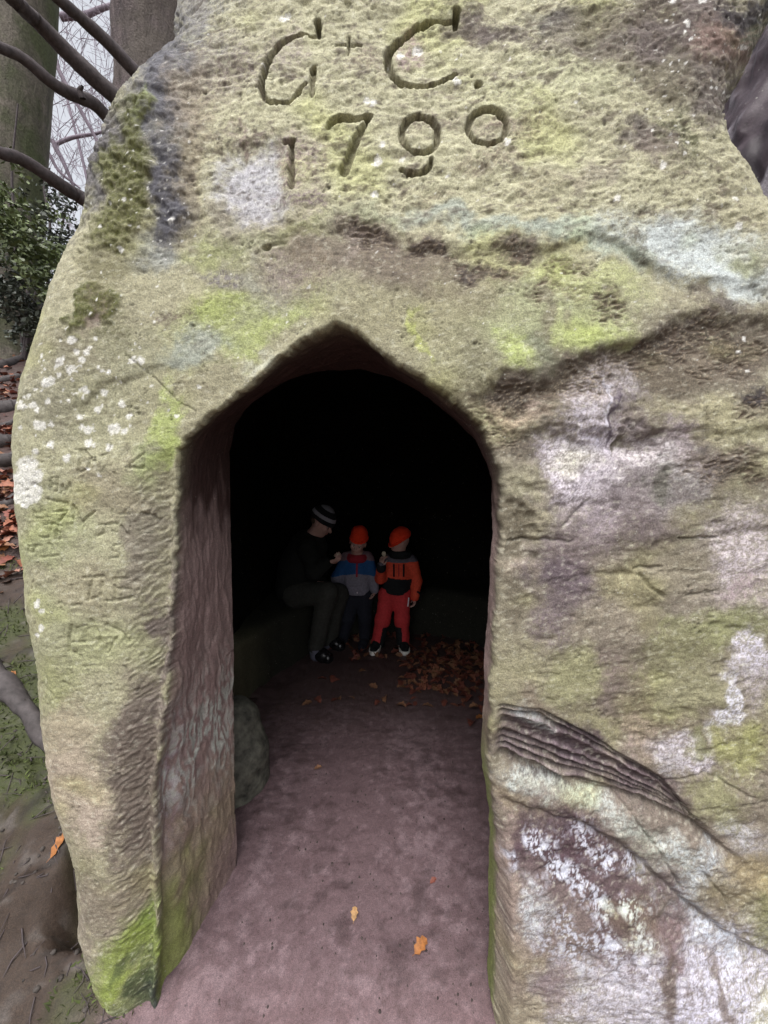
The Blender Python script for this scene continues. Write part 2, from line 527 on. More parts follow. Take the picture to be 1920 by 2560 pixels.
# the panel that was dressed flat beside the 1, and its tooling
pan = sstep(545, 580, px + 10 * w3) * sstep(735, 700, px + 10 * w3) * sstep(350, 392, py + 14 * w3 + 10 * w5) * sstep(590, 550, py + 12 * w3)
H = H * (1 - 0.6 * pan) - 0.003 * pan + pan * (0.004 * fbm2(u / 0.012, v / 0.03, 3, 87) - 0.006 * np.exp(-((px - 612) / 6.0) ** 2) * sstep(560, 420, py))
H -= 0.016 * blob(668, 620, 10, 6, -15, 0.5, px, py) + 0.006 * blob(695, 612, 20, 5, -5, 0.5, px, py)

moss_m = np.maximum.reduce([blob(335, 300, 40, 60, 10, .4), blob(320, 420, 52, 108, 5, .4), blob(290, 540, 56, 56, 0, .5), blob(195, 790, 26, 60, 25, .4), blob(260, 760, 50, 30, 20, .4)])
H += moss_m * (0.006 + 0.006 * fbm2(u / 0.016, v / 0.02, 2, 58))
def pits_(cell, seed, lo, hi):
    X_, Y_ = px + 2.5 * w5, (py + 2.5 * w6) * 1.5
    gx_, gy_ = np.floor(X_ / cell).astype(np.int64), np.floor(Y_ / cell).astype(np.int64)
    out = np.zeros_like(X_)
    for a in (-1, 0, 1):
        for b in (-1, 0, 1):
            h1 = _hash(gx_ + a, gy_ + b, None, seed) / 255.0; h2 = _hash(gx_ + a, gy_ + b, None, seed + 1) / 255.0; h3 = _hash(gx_ + a, gy_ + b, None, seed + 2) / 255.0
            r = (lo + (hi - lo) * h3 ** 3) * cell
            out = np.maximum(out, np.clip(1 - np.hypot(X_ - (gx_ + a + h1) * cell, Y_ - (gy_ + b + h2) * cell) / r, 0, 1))
    return out
pitm = sstep(-0.1, 0.45, fbm2(px / 140, py / 110, 3, 57) + 0.25 * upper)
pitf = np.maximum(pits_(15, 301, .04, .42), np.maximum(pits_(27, 311, .04, .30), pits_(47, 321, .04, .26))) * pitm * (0.35 + 0.9 * sstep(-0.3, 0.4, n2(px / 35, py / 30, 59)))
H -= 0.0048 * sstep(0, 0.9, pitf) * (1 - 0.6 * pan)
# ---- carved letters and scratched initials
carve = np.zeros_like(u)
def stroke(pts, w, depth, pr=0.0, hard=0.66):
    """pts (x, y) or (x, y, w) in the photograph's measure"""
    global carve
    P = np.array([(p[0], p[1], p[2] if len(p) > 2 else w) for p in pts], float)
    pad = P[:, 2].max() + 6
    m = np.where((px > P[:, 0].min() - pad) & (px < P[:, 0].max() + pad) & (py > P[:, 1].min() - pad) & (py < P[:, 1].max() + pad))[0]
    if not len(m): return
    X = px[m] + 1.6 * w5[m] + 1.2 * w3[m]; Y = py[m] + 1.6 * w6[m] + 1.2 * w4[m]
    best = np.full(len(m), 9.0)
    for a, b in zip(P[:-1], P[1:]):
        e = b[:2] - a[:2]; t = np.clip(((X - a[0]) * e[0] + (Y - a[1]) * e[1]) / (e @ e + 1e-9), 0, 1)
        dd = np.hypot(X - a[0] - t * e[0], Y - a[1] - t * e[1]) / ((a[2] + (b[2] - a[2]) * t) / 2)
        best = np.minimum(best, dd)
    carve[m] = np.maximum(carve[m], depth * sstep(1.06, hard, best))
def smooth_line(pts, n=6):
    P = np.array(pts, float); Q = np.vstack([2 * P[0] - P[1], P, 2 * P[-1] - P[-2]])
    out = []
    for i in range(1, len(Q) - 2):
        for t in np.linspace(0, 1, n, endpoint=False):
            a, b, c, e = Q[i - 1], Q[i], Q[i + 1], Q[i + 2]
            out.append(0.5 * ((2 * b) + (c - a) * t + (2 * a - 5 * b + 4 * c - e) * t * t + (3 * b - a - 3 * c + e) * t ** 3))
    out.append(Q[-2])
    return [tuple(p) for p in out]
L3 = lambda pts: [(500 + p[0] / 1.843, p[1] / 1.843, *([0.80 * p[2] / 1.843] if len(p) > 2 else [])) for p in pts]
DEEP = 0.034
stroke(smooth_line(L3([(540, 182, 16), (470, 178, 18), (400, 202, 26), (340, 262, 36), (302, 345, 40), (290, 430, 36), (312, 488, 30), (360, 496, 24), (420, 482, 22), (460, 442, 20), (492, 405, 20)])), 28, DEEP)
stroke(L3([(545, 115, 44), (548, 150, 34), (550, 185, 18)]), 30, DEEP)
stroke(L3([(532, 325, 26), (524, 345, 40), (520, 400, 36), (520, 450, 30)]), 30, 0.017)
stroke(L3([(512, 335, 16), (540, 322, 16)]), 16, DEEP)
stroke(L3([(690, 185, 12), (688, 225, 18), (686, 262, 14)]), 14, 0.013)
stroke(L3([(625, 224, 10), (690, 220, 16), (742, 216, 14)]), 14, 0.013)
stroke(smooth_line(L3([(1176, 84, 24), (1090, 78, 26), (1020, 98, 32), (950, 148, 40), (888, 204, 48), (866, 262, 46), (874, 322, 42), (908, 368, 40), (960, 388, 32), (1020, 394, 24), (1080, 381, 22), (1140, 356, 24), (1180, 331, 26)])), 28, DEEP)
stroke(L3([(1184, 38, 46), (1182, 75, 38), (1180, 115, 22)]), 36, DEEP)
stroke(L3([(1284, 375, 40), (1288, 375, 40)]), 40, 0.022)
stroke(L3([(424, 665, 36), (424, 720, 34), (424, 800, 36), (424, 876, 36)]), 32, 0.024)
stroke(L3([(398, 672, 26), (430, 662, 34)]), 24, 0.020)
stroke(smooth_line(L3([(588, 598, 22), (612, 574, 44), (660, 556, 46), (720, 558, 36), (790, 546, 22)])), 34, DEEP)
stroke(L3([(784, 552, 26), (745, 610, 44), (716, 660, 52), (694, 720, 54), (664, 790, 66)]), 40, 0.020)
ring = lambda cx, cy, rx, ry, w0, w1_, n=28: [(cx + rx * math.cos(t), cy + ry * math.sin(t), w0 + (w1_ - w0) * (0.5 + 0.5 * math.sin(t))) for t in np.linspace(0, 2 * math.pi, n)]
stroke(L3(ring(1013, 624, 84, 86, 50, 30)), 30, 0.020)
stroke(smooth_line(L3([(1068, 735, 26), (1050, 780, 34), (990, 803, 32), (925, 790, 24)])), 26, 0.019)
stroke(L3(ring(1325, 583, 88, 82, 48, 26)), 30, 0.020)
stroke(L3([(1245, 540, 22), (1235, 600, 22)]), 20, 0.012)
# scratched initials on the left pillar
L5 = lambda pts: [(p[0] / 2.458, 800 + p[1] / 2.458) for p in pts]
for s_, w_, dp in [
    ([(505, 800), (495, 940)], 7, .006), ([(520, 795), (572, 850), (560, 910), (490, 945)], 6, .006), ([(470, 800), (560, 795)], 5, .004),
    ([(690, 760), (680, 820), (640, 830)], 7, .004), ([(885, 825), (790, 905), (890, 912), (885, 825)], 5, .005), ([(715, 935), (730, 950)], 6, .004),
    ([(660, 900), (640, 935), (610, 930)], 4, .003), ([(332, 970), (322, 1050)], 6, .005), ([(368, 970), (358, 1050)], 5, .005), ([(328, 1010), (366, 1010)], 5, .004),
    ([(330, 968), (370, 966)], 5, .004), ([(385, 1062), (398, 1005), (415, 1050), (440, 1000), (447, 1062)], 5, .005), ([(310, 1100), (350, 1112), (425, 1130)], 8, .005),
    ([(225, 1172), (226, 1216), (272, 1216)], 6, .005), ([(345, 1176), (424, 1172), (372, 1242)], 7, .006), ([(290, 1210), (330, 1216), (300, 1240)], 5, .003),
    ([(455, 1252), (462, 1135), (512, 1242), (582, 1172)], 7, .006), ([(695, 1165), (690, 1215), (670, 1220)], 5, .003), ([(790, 1150), (760, 1195)], 4, .003), ([(740, 1190), (805, 1192), (800, 1150)], 5, .004),
    ([(880, 1185), (925, 1205), (950, 1235)], 8, .006), ([(285, 1255), (350, 1250)], 6, .005), ([(326, 1255), (314, 1325), (285, 1335), (255, 1330)], 6, .005),
    ([(366, 1258), (348, 1350), (380, 1342), (376, 1302), (350, 1300)], 6, .005), ([(350, 1258), (395, 1262)], 5, .004), ([(520, 1265), (515, 1305)], 5, .003), ([(545, 1260), (545, 1300)], 5, .003),
    ([(620, 1257), (722, 1252)], 6, .005), ([(652, 1255), (642, 1312), (606, 1322)], 5, .005), ([(690, 1298), (726, 1298)], 5, .004), ([(744, 1262), (795, 1328)], 5, .005), ([(798, 1262), (796, 1325)], 4, .004),
    ([(188, 1385), (180, 1426), (208, 1428), (228, 1388)], 6, .005), ([(195, 1386), (265, 1384)], 5, .004), ([(305, 1370), (338, 1416)], 7, .005), ([(250, 1455), (370, 1448)], 6, .003),
    ([(745, 1378), (705, 1385), (702, 1418), (738, 1428), (735, 1458), (680, 1464)], 5, .004), ([(760, 1395), (765, 1420)], 4, .003),
    ([(525, 1580), (645, 1572)], 9, .007), ([(578, 1580), (560, 1640), (545, 1705)], 9, .006), ([(632, 1610), (625, 1690)], 9, .005), ([(700, 1592), (792, 1582)], 7, .006), ([(712, 1590), (708, 1712)], 7, .006),
    ([(710, 1648), (795, 1655)], 9, .006), ([(660, 1728), (812, 1708)], 10, .007), ([(540, 1720), (600, 1705)], 9, .006), ([(445, 1755), (500, 1745)], 9, .005),
    ([(190, 1605), (180, 1650)], 5, .004), ([(215, 1620), (208, 1660)], 4, .004), ([(238, 1630), (230, 1665)], 4, .003),
    ([(430, 1880), (412, 1960), (415, 2050), (475, 2078)], 10, .007), ([(440, 1985), (545, 1988)], 9, .006), ([(545, 1850), (600, 1960), (615, 2075)], 10, .006), ([(640, 1880), (740, 1930), (770, 1990)], 10, .006),
    ([(700, 1960), (650, 2060)], 9, .006), ([(460, 1900), (520, 1880)], 8, .005),
    ([(770, 210), (850, 280), (960, 370), (1050, 460), (1110, 510), (1210, 562)], 3.4, .005), ([(1055, 440), (1060, 480)], 3, .004),
    ([(1060, 395), (1100, 380), (1070, 430), (1085, 450), (1060, 470)], 5, .003), ([(910, 620), (905, 690)], 5, .003), ([(960, 630), (965, 700)], 5, .003), ([(1050, 610), (1070, 640)], 5, .003)]:
    stroke(L5(s_), w_ * 0.85, dp * (1.1 if s_[0][1] < 1550 else 0.8))
LR = lambda pts: [(1250 + p[0] / 2.476, 500 + p[1] / 2.476) for p in pts]
stroke(LR([(1292, 1285), (1288, 1400), (1300, 1480), (1278, 1492)]), 6, .005)
stroke(LR([(1345, 1330), (1342, 1400)]), 5, .004)
stroke(LR(ring(1368, 1466, 26, 24, 9, 9)), 5, .005)
stroke([(1012, 680), (985, 745), (970, 820)], 2.5, .002)
H -= carve

# rounded arris round the doorway
rr_ = 0.013 + 0.007 * n2(u / 0.10, v / 0.10, 91)
near = np.clip(1 - d / rr_, 0, 1)
dip = rr_ * (1 - np.sqrt(np.maximum(1 - near ** 2, 0)))
fade = sstep(0, 0.03, d) * 0.6 + 0.4
P = P0 + N0 * (H * fade)[:, None]
P[:, 1] += dip

# ---- colour of the stone (what grows on it, what was worn off, letter shade)
PAINT = [
 # cx, cy, rx, ry, rot, rgb, alpha, soft, speckle
 (960, 300, 900, 420, 0, (176, 170, 126), 1, .5, 0),
 (200, 1300, 220, 460, 0, (168, 163, 120), 1, .5, 0),
 (1600, 1300, 420, 420, 0, (142, 130, 106), 1, .4, 0),
 (1600, 2100, 420, 500, 0, (136, 120, 100), 1, .4, 0),
 # upper left flank
 (455, 60, 100, 150, 20, (122, 119, 118), .95, .5, 3), (415, 230, 85, 150, 12, (106, 103, 105), .9, .4, 0), (425, 480, 58, 140, 5, (98, 95, 98), .95, .35, 0),
 (490, 30, 60, 60, 0, (140, 134, 118), .7, .5, 0), (375, 640, 70, 40, 0, (152, 153, 138), .8, .5, 0), (245, 400, 34, 150, 20, (104, 97, 98), .8, .5, 0),
 (335, 300, 42, 60, 10, (94, 95, 42), .95, .35, 1), (320, 420, 55, 110, 5, (90, 88, 44), .95, .4, 1), (290, 540, 60, 60, 0, (112, 108, 58), .8, .5, 1),
 (358, 255, 14, 36, 15, (156, 166, 104), .8, .5, 1), (280, 660, 80, 70, 0, (135, 128, 82), .7, .5, 0), (195, 790, 26, 60, 25, (98, 108, 42), .9, .4, 1), (260, 760, 50, 30, 20, (105, 104, 52), .85, .4, 1),
 (285, 830, 35, 50, 0, (104, 102, 52), .7, .5, 1), (240, 780, 34, 46, 15, (143, 122, 102), .9, .35, 0),
 (485, 420, 44, 140, 5, (150, 136, 102), .8, .5, 0), (480, 250, 50, 90, 15, (154, 138, 108), .7, .5, 0), (600, 150, 70, 70, -20, (140, 128, 108), .75, .5, 1), (570, 200, 50, 80, 0, (138, 120, 104), .6, .5, 1),
 # top and top right
 (1030, 110, 36, 32, 0, (166, 140, 128), .8, .4, 1), (720, 130, 40, 60, 0, (150, 132, 120), .6, .4, 1), (1210, 70, 100, 34, 10, (112, 96, 84), .85, .45, 0), (1395, 50, 60, 32, 0, (96, 88, 78), .85, .45, 0),
 (930, 165, 60, 24, 0, (138, 118, 96), .7, .5, 1), (1340, 110, 60, 24, 10, (118, 104, 84), .8, .5, 1), (1480, 90, 100, 60, 10, (124, 112, 92), .8, .5, 0), (1570, 170, 110, 60, 20, (132, 120, 92), .7, .5, 1),
 (1680, 70, 150, 110, 0, (120, 104, 92), .9, .45, 0), (1820, 110, 80, 80, 0, (142, 114, 96), .9, .5, 0), (1770, 230, 90, 60, 30, (112, 98, 86), .85, .5, 0), (1660, 190, 90, 40, 20, (128, 118, 86), .7, .5, 0),
 (1890, 90, 34, 90, 15, (100, 104, 72), .85, .5, 1), (1860, 30, 90, 30, 0, (72, 62, 64), .8, .5, 0), (1700, 330, 44, 70, -10, (102, 100, 58), .85, .45, 1), (1610, 330, 70, 34, 12, (112, 98, 84), .8, .45, 0), (1650, 380, 60, 30, 20, (124, 106, 92), .7, .5, 0),
 (1490, 450, 40, 18, 10, (122, 104, 90), .8, .4, 0), (1440, 460, 40, 18, 0, (128, 110, 92), .6, .5, 0), (1340, 470, 60, 30, 0, (134, 120, 84), .5, .5, 1), (1250, 320, 60, 24, 0, (140, 120, 98), .7, .5, 1),
 (1080, 300, 90, 26, -5, (134, 116, 92), .6, .5, 1), (1230, 390, 60, 22, 0, (138, 118, 92), .6, .5, 1), (1330, 300, 60, 24, 0, (140, 122, 96), .6, .5, 1), (1100, 480, 60, 18, 0, (140, 126, 92), .5, .5, 1),
 (1450, 190, 130, 40, 10, (176, 174, 126), .6, .5, 0), (1300, 240, 120, 40, 0, (180, 178, 122), .5, .5, 0), (1560, 480, 150, 60, 20, (176, 170, 128), .5, .5, 0),
 (640, 470, 84, 98, 0, (176, 172, 166), .97, .25, 0), (745, 410, 44, 60, 0, (150, 128, 116), .8, .4, 1), (745, 510, 50, 26, 0, (140, 118, 112), .8, .5, 1), (560, 560, 40, 30, 0, (150, 140, 116), .6, .5, 0), (620, 340, 50, 24, 0, (142, 118, 104), .7, .4, 1),
 # pale bands
 (1150, 545, 170, 26, 5, (160, 166, 142), .8, .6, 0), (1400, 572, 130, 26, 4, (158, 166, 142), .8, .6, 0), (1720, 610, 180, 66, 8, (178, 183, 170), .92, .6, 0), (1830, 690, 130, 38, 15, (184, 190, 178), .8, .6, 0),
 (1560, 625, 90, 18, 18, (156, 166, 138), .7, .5, 0), (740, 590, 70, 26, -30, (164, 170, 90), .8, .5, 0), (900, 545, 90, 22, -5, (166, 168, 120), .6, .5, 0),
 (1820, 745, 70, 18, 10, (108, 94, 84), .7, .5, 0), (1600, 640, 30, 16, 20, (104, 98, 76), .7, .5, 1), (1880, 650, 50, 30, 0, (150, 152, 104), .7, .5, 0), (1900, 690, 22, 16, 0, (108, 106, 78), .7, .5, 0), (1590, 595, 40, 22, 25, (122, 118, 88), .7, .5, 1),
 # above the arch
 (950, 650, 260, 62, 14, (128, 112, 90), .85, .6, 0), (1330, 800, 240, 110, -8, (166, 170, 114), .7, .7, 0), (620, 800, 190, 60, -22, (166, 172, 106), .65, .7, 0), (1150, 740, 120, 50, 10, (146, 134, 98), .6, .6, 0),
 (730, 690, 130, 60, 0, (148, 132, 112), .7, .6, 3),
 (930, 600, 80, 44, 25, (114, 96, 82), .9, .4, 0), (1080, 640, 44, 18, 5, (92, 78, 68), .9, .4, 0), (1200, 680, 66, 26, 15, (98, 84, 74), .9, .4, 0), (1000, 660, 110, 50, 10, (136, 122, 92), .7, .5, 1), (1300, 628, 70, 26, 5, (104, 90, 76), .85, .45, 0),
 (1430, 668, 46, 18, -15, (110, 94, 74), .85, .4, 0), (1400, 735, 70, 20, -15, (124, 110, 82), .7, .5, 1), (1510, 757, 22, 14, 0, (102, 90, 66), .8, .4, 0), (1553, 750, 18, 12, 0, (106, 92, 68), .8, .4, 0), (1270, 690, 50, 40, 0, (140, 124, 92), .6, .5, 1),
 (880, 610, 26, 50, 0, (166, 152, 130), .7, .4, 1), (780, 660, 50, 50, 0, (142, 124, 94), .7, .5, 1), (715, 690, 46, 50, 0, (156, 138, 122), .75, .5, 1), (690, 740, 80, 50, 0, (156, 152, 122), .7, .5, 1), (535, 690, 56, 30, 5, (134, 124, 116), .85, .4, 1), (610, 700, 40, 40, 0, (152, 150, 122), .7, .5, 0),
 (1000, 790, 140, 60, 0, (160, 152, 108), .6, .5, 0), (1150, 820, 80, 90, 0, (154, 146, 104), .6, .5, 0),
 (535, 770, 56, 46, 10, (158, 166, 82), .85, .45, 0), (660, 820, 90, 24, -22, (168, 176, 92), .8, .5, 0), (590, 860, 70, 30, -25, (166, 172, 96), .7, .5, 0), (650, 890, 50, 18, -20, (178, 176, 144), .8, .45, 0), (470, 870, 100, 26, -14, (152, 156, 134), .8, .6, 0),
 (450, 790, 40, 24, -20, (128, 112, 88), .8, .4, 1), (600, 620, 90, 30, 0, (158, 156, 112), .7, .5, 0), (520, 640, 60, 30, 0, (160, 164, 92), .6, .5, 0),
 (1275, 880, 34, 64, 10, (176, 186, 98), .85, .5, 0), (1450, 840, 120, 50, -12, (174, 180, 104), .85, .5, 0), (1480, 700, 120, 50, 0, (172, 174, 106), .75, .5, 0), (1350, 870, 40, 60, 5, (136, 138, 104), .75, .5, 0), (1385, 780, 26, 80, 8, (142, 132, 98), .7, .5, 0),
 (1045, 835, 10, 56, 2, (172, 174, 92), .8, .4, 0), (1210, 960, 60, 40, 0, (164, 158, 108), .6, .5, 0), (1180, 900, 40, 60, 0, (142, 136, 98), .6, .5, 0),
 # under the right ledge
 (1580, 915, 400, 62, -12, (112, 98, 80), .9, .6, 0), (1820, 860, 160, 90, 0, (118, 104, 86), .8, .6, 0), (1640, 1130, 200, 60, 0, (136, 122, 98), .6, .6, 0),
 (1310, 982, 100, 32, -8, (98, 84, 68), .9, .4, 0), (1450, 950, 120, 34, -20, (118, 104, 80), .85, .45, 0), (1612, 868, 54, 15, -8, (84, 70, 60), .9, .4, 0), (1700, 870, 90, 34, -22, (108, 94, 76), .85, .45, 0), (1800, 815, 80, 28, 15, (98, 84, 74), .85, .45, 0),
 (1870, 900, 80, 50, 0, (118, 104, 84), .8, .5, 0), (1690, 940, 150, 46, -10, (126, 112, 86), .8, .5, 0), (1300, 1035, 70, 24, 10, (168, 146, 122), .9, .5, 0), (1290, 1110, 60, 54, 0, (116, 104, 82), .8, .5, 0), (1420, 1035, 80, 30, -15, (138, 126, 96), .7, .5, 0),
 (1780, 880, 50, 24, 0, (140, 124, 96), .7, .5, 0), (1880, 985, 40, 18, 0, (76, 66, 66), .85, .4, 0),
 (1780, 1040, 130, 40, 8, (168, 160, 112), .8, .5, 0), (1660, 1030, 60, 40, 0, (160, 152, 106), .7, .5, 0), (1870, 1110, 70, 40, 0, (164, 158, 110), .7, .5, 0), (1840, 1180, 100, 40, 0, (114, 102, 84), .85, .5, 0), (1800, 1250, 120, 40, 0, (134, 124, 96), .7, .5, 0), (1720, 1105, 60, 12, -4, (96, 94, 72), .7, .5, 0),
 # lilac and white lichens on the right
 (1490, 1010, 60, 50, 0, (152, 142, 128), .8, .5, 1), (1570, 980, 40, 60, 10, (166, 156, 148), .8, .5, 1), (1560, 1180, 200, 150, 0, (122, 104, 102), .8, .6, 0), (1490, 1010, 60, 90, 10, (172, 160, 154), .8, .5, 3), (1470, 1140, 95, 95, 0, (190, 181, 184), .95, .45, 1), (1440, 1210, 60, 95, 5, (200, 188, 186), .85, .5, 1), (1530, 1190, 70, 85, 0, (192, 180, 176), .85, .5, 1),
 (1640, 1160, 95, 65, 10, (194, 184, 174), .85, .5, 1), (1690, 1220, 60, 70, 0, (150, 144, 132), .8, .5, 1), (1600, 1260, 120, 60, 0, (152, 138, 130), .8, .5, 1), (1480, 1320, 90, 40, 0, (164, 148, 146), .8, .5, 1), (1700, 1090, 30, 50, 0, (170, 154, 148), .7, .5, 1),
 (1532, 1045, 9, 66, 8, (106, 90, 96), .85, .35, 0), (1515, 1000, 7, 60, 12, (186, 180, 180), .8, .35, 0), (1570, 1115, 40, 20, -30, (120, 108, 84), .8, .4, 0), (1650, 1200, 40, 34, 0, (116, 112, 92), .7, .5, 0), (1540, 1240, 20, 50, 30, (112, 96, 90), .6, .5, 0), (1620, 1330, 80, 30, 0, (124, 106, 100), .7, .5, 1),
 (1300, 1210, 50, 60, 0, (154, 146, 108), .8, .5, 0), (1330, 1310, 80, 30, 0, (158, 148, 112), .8, .5, 0), (1290, 1330, 36, 50, -20, (126, 114, 86), .7, .5, 0), (1300, 1410, 50, 30, 0, (160, 144, 116), .7, .5, 0),
 (1400, 1440, 70, 90, 0, (122, 104, 104), .9, .5, 0), (1390, 1560, 56, 70, 0, (130, 112, 108), .85, .5, 1), (1470, 1370, 90, 50, 0, (134, 116, 108), .8, .5, 1), (1530, 1500, 80, 90, 0, (156, 142, 112), .8, .5, 1), (1270, 1500, 30, 80, 0, (132, 120, 92), .7, .5, 0),
 (1860, 1400, 85, 115, 0, (190, 176, 170), .9, .5, 1), (1850, 1480, 60, 40, 0, (170, 148, 140), .8, .5, 1), (1680, 1440, 90, 60, 0, (152, 140, 108), .7, .5, 0),
 (1780, 1580, 150, 50, -12, (148, 148, 92), .85, .5, 0), (1680, 1640, 120, 60, -20, (144, 138, 92), .7, .5, 0), (1300, 1690, 80, 80, 0, (160, 152, 108), .85, .5, 0), (1440, 1690, 60, 80, 0, (158, 154, 102), .8, .5, 0), (1720, 1720, 110, 70, 0, (156, 150, 104), .8, .5, 0),
 (1540, 1690, 44, 70, 0, (142, 122, 108), .8, .5, 1), (1590, 1690, 50, 60, 0, (148, 132, 110), .7, .5, 1), (1610, 1850, 50, 50, 0, (164, 142, 128), .9, .4, 1), (1500, 1830, 80, 40, 20, (158, 150, 104), .8, .5, 0), (1330, 1740, 60, 30, 20, (142, 124, 100), .7, .5, 0),
 (1875, 1650, 38, 62, 25, (200, 192, 194), .95, .3, 1), (1812, 1770, 28, 72, 25, (200, 196, 196), .95, .3, 1), (1720, 1890, 70, 42, 10, (190, 180, 178), .9, .4, 1), (1690, 1930, 26, 50, 0, (176, 168, 160), .8, .4, 1), (1890, 1720, 40, 60, 0, (170, 158, 150), .8, .5, 1),
 (1850, 1870, 70, 60, 0, (162, 158, 94), .9, .5, 0), (1740, 1860, 30, 26, 0, (138, 136, 84), .7, .5, 0), (1800, 2010, 80, 60, 20, (152, 148, 96), .8, .5, 0),
 # bedding layers
 (1400, 1860, 150, 46, 29, (100, 80, 80), .95, .35, 0), (1600, 1960, 110, 28, 24, (108, 88, 82), .95, .4, 0), (1300, 1860, 60, 40, 10, (104, 84, 82), .8, .5, 0), (1320, 1785, 36, 24, 30, (168, 172, 158), .9, .5, 1), (1340, 1810, 24, 26, 20, (160, 164, 150), .7, .5, 1),
 (1380, 1950, 60, 12, 20, (78, 62, 62), .8, .4, 0),
 (1330, 1955, 72, 30, 18, (176, 180, 164), .9, .5, 3), (1420, 1990, 90, 24, 22, (158, 154, 126), .75, .5, 3), (1520, 2025, 110, 34, 26, (172, 174, 158), .85, .5, 3), (1650, 2110, 110, 60, 38, (164, 166, 142), .9, .5, 1), (1740, 2150, 80, 40, 30, (176, 180, 174), .8, .5, 1), (1700, 2050, 90, 30, 20, (134, 118, 98), .8, .5, 0),
 (1280, 1990, 40, 20, 20, (166, 150, 110), .8, .5, 0), (1590, 2170, 40, 80, -30, (152, 150, 118), .8, .5, 0), (1700, 2230, 60, 50, 40, (164, 168, 162), .8, .5, 1),
 (1860, 2080, 60, 40, 30, (176, 172, 168), .7, .5, 1), (1880, 2180, 80, 60, 20, (160, 142, 96), .8, .5, 0), (1820, 2240, 80, 40, 35, (146, 132, 92), .8, .5, 0), (1900, 2290, 50, 60, 0, (140, 136, 84), .8, .5, 0),
 # lower right mass
 (1400, 2130, 200, 95, 25, (98, 70, 74), .97, .4, 0), (1560, 2270, 160, 110, 40, (118, 94, 90), .9, .5, 0), (1330, 2260, 110, 120, 0, (136, 116, 104), .8, .5, 0), (1255, 2200, 28, 180, 0, (156, 134, 114), .8, .5, 0),
 (1350, 2110, 60, 40, 20, (184, 184, 186), .86, .5, 2), (1420, 2150, 130, 70, 25, (184, 184, 186), .86, .6, 2), (1540, 2190, 70, 60, 30, (184, 184, 186), .86, .5, 2), (1320, 2230, 40, 50, 0, (182, 184, 176), .8, .5, 1), (1500, 2330, 190, 90, 10, (184, 184, 186), .86, .6, 2),
 (1430, 2440, 160, 90, 0, (190, 182, 178), .85, .6, 1), (1620, 2440, 160, 120, 0, (188, 182, 182), .9, .5, 1), (1800, 2450, 150, 130, 0, (194, 189, 194), .95, .5, 1), (1780, 2330, 70, 40, 35, (184, 188, 188), .9, .5, 1), (1640, 2300, 60, 50, 30, (134, 108, 100), .8, .5, 0),
 (1290, 2480, 60, 90, 0, (160, 146, 112), .85, .5, 0), (1270, 2350, 36, 100, 0, (154, 136, 110), .8, .5, 0), (1640, 2400, 20, 90, -12, (124, 104, 88), .8, .4, 0), (1770, 2440, 18, 80, 5, (134, 116, 100), .7, .4, 0), (1760, 2540, 40, 30, 0, (130, 110, 86), .8, .5, 0), (1360, 2400, 40, 40, 0, (140, 116, 110), .6, .5, 0),
 # left pillar
 (150, 880, 110, 60, -10, (150, 142, 106), .8, .5, 0), (210, 1010, 120, 60, 0, (142, 138, 98), .7, .5, 1), (120, 1000, 60, 80, 0, (152, 146, 112), .7, .5, 0), (330, 890, 70, 50, 0, (156, 152, 112), .7, .5, 0), (400, 1000, 60, 80, 10, (160, 154, 110), .7, .5, 0),
 (405, 1090, 26, 120, 12, (168, 178, 92), .85, .5, 0), (370, 1190, 30, 60, 0, (160, 168, 104), .7, .5, 0), (140, 1330, 70, 80, 0, (166, 168, 112), .7, .5, 0), (90, 1260, 50, 60, 0, (160, 158, 112), .6, .5, 0), (290, 1230, 110, 60, 0, (160, 148, 112), .7, .5, 0), (200, 1470, 130, 60, 0, (168, 158, 118), .7, .5, 0),
 (230, 1620, 110, 60, 0, (162, 162, 108), .7, .5, 0), (120, 1560, 50, 90, 0, (166, 164, 118), .7, .5, 0), (350, 1380, 40, 130, 5, (138, 126, 104), .7, .5, 0), (130, 1720, 60, 60, 0, (156, 156, 98), .7, .5, 0),
 (180, 1950, 90, 150, -8, (174, 156, 126), .9, .5, 0), (160, 1830, 60, 60, 0, (166, 152, 116), .8, .5, 0), (230, 2060, 40, 60, 0, (182, 162, 136), .7, .5, 0), (330, 1850, 60, 140, 8, (128, 112, 94), .85, .4, 0), (330, 2060, 56, 180, 0, (126, 110, 92), .85, .4, 0), (400, 1600, 24, 220, 5, (132, 116, 102), .8, .5, 0),
 (205, 2190, 40, 70, 0, (138, 128, 92), .85, .4, 1), (280, 2260, 80, 60, 0, (142, 126, 102), .7, .5, 0), (210, 2330, 30, 60, 0, (152, 136, 112), .7, .5, 0), (330, 2390, 76, 62, -25, (136, 150, 52), .95, .5, 0), (270, 2470, 60, 70, 0, (142, 154, 62), .85, .5, 0), (370, 2330, 30, 50, 0, (130, 146, 56), .9, .5, 0),
 (385, 2520, 60, 60, -20, (76, 84, 70), .9, .4, 0), (300, 2540, 40, 30, 0, (120, 124, 84), .7, .5, 0), (310, 2440, 40, 12, -20, (88, 100, 52), .6, .5, 0), (355, 2480, 24, 50, 20, (92, 104, 62), .7, .5, 0),
]
spk1 = sstep(-0.10, 0.22, 0.6 * n2(px / 13, py / 11, 101) + 0.6 * n2(px / 5.5, py / 5, 102))
spk3 = sstep(-0.25, 0.25, 0.45 * n2(px / 19, py / 16, 121) + 0.55 * n2(px / 7.5, py / 7, 122) + 0.6 * n2(px / 3.4, py / 3.2, 123))
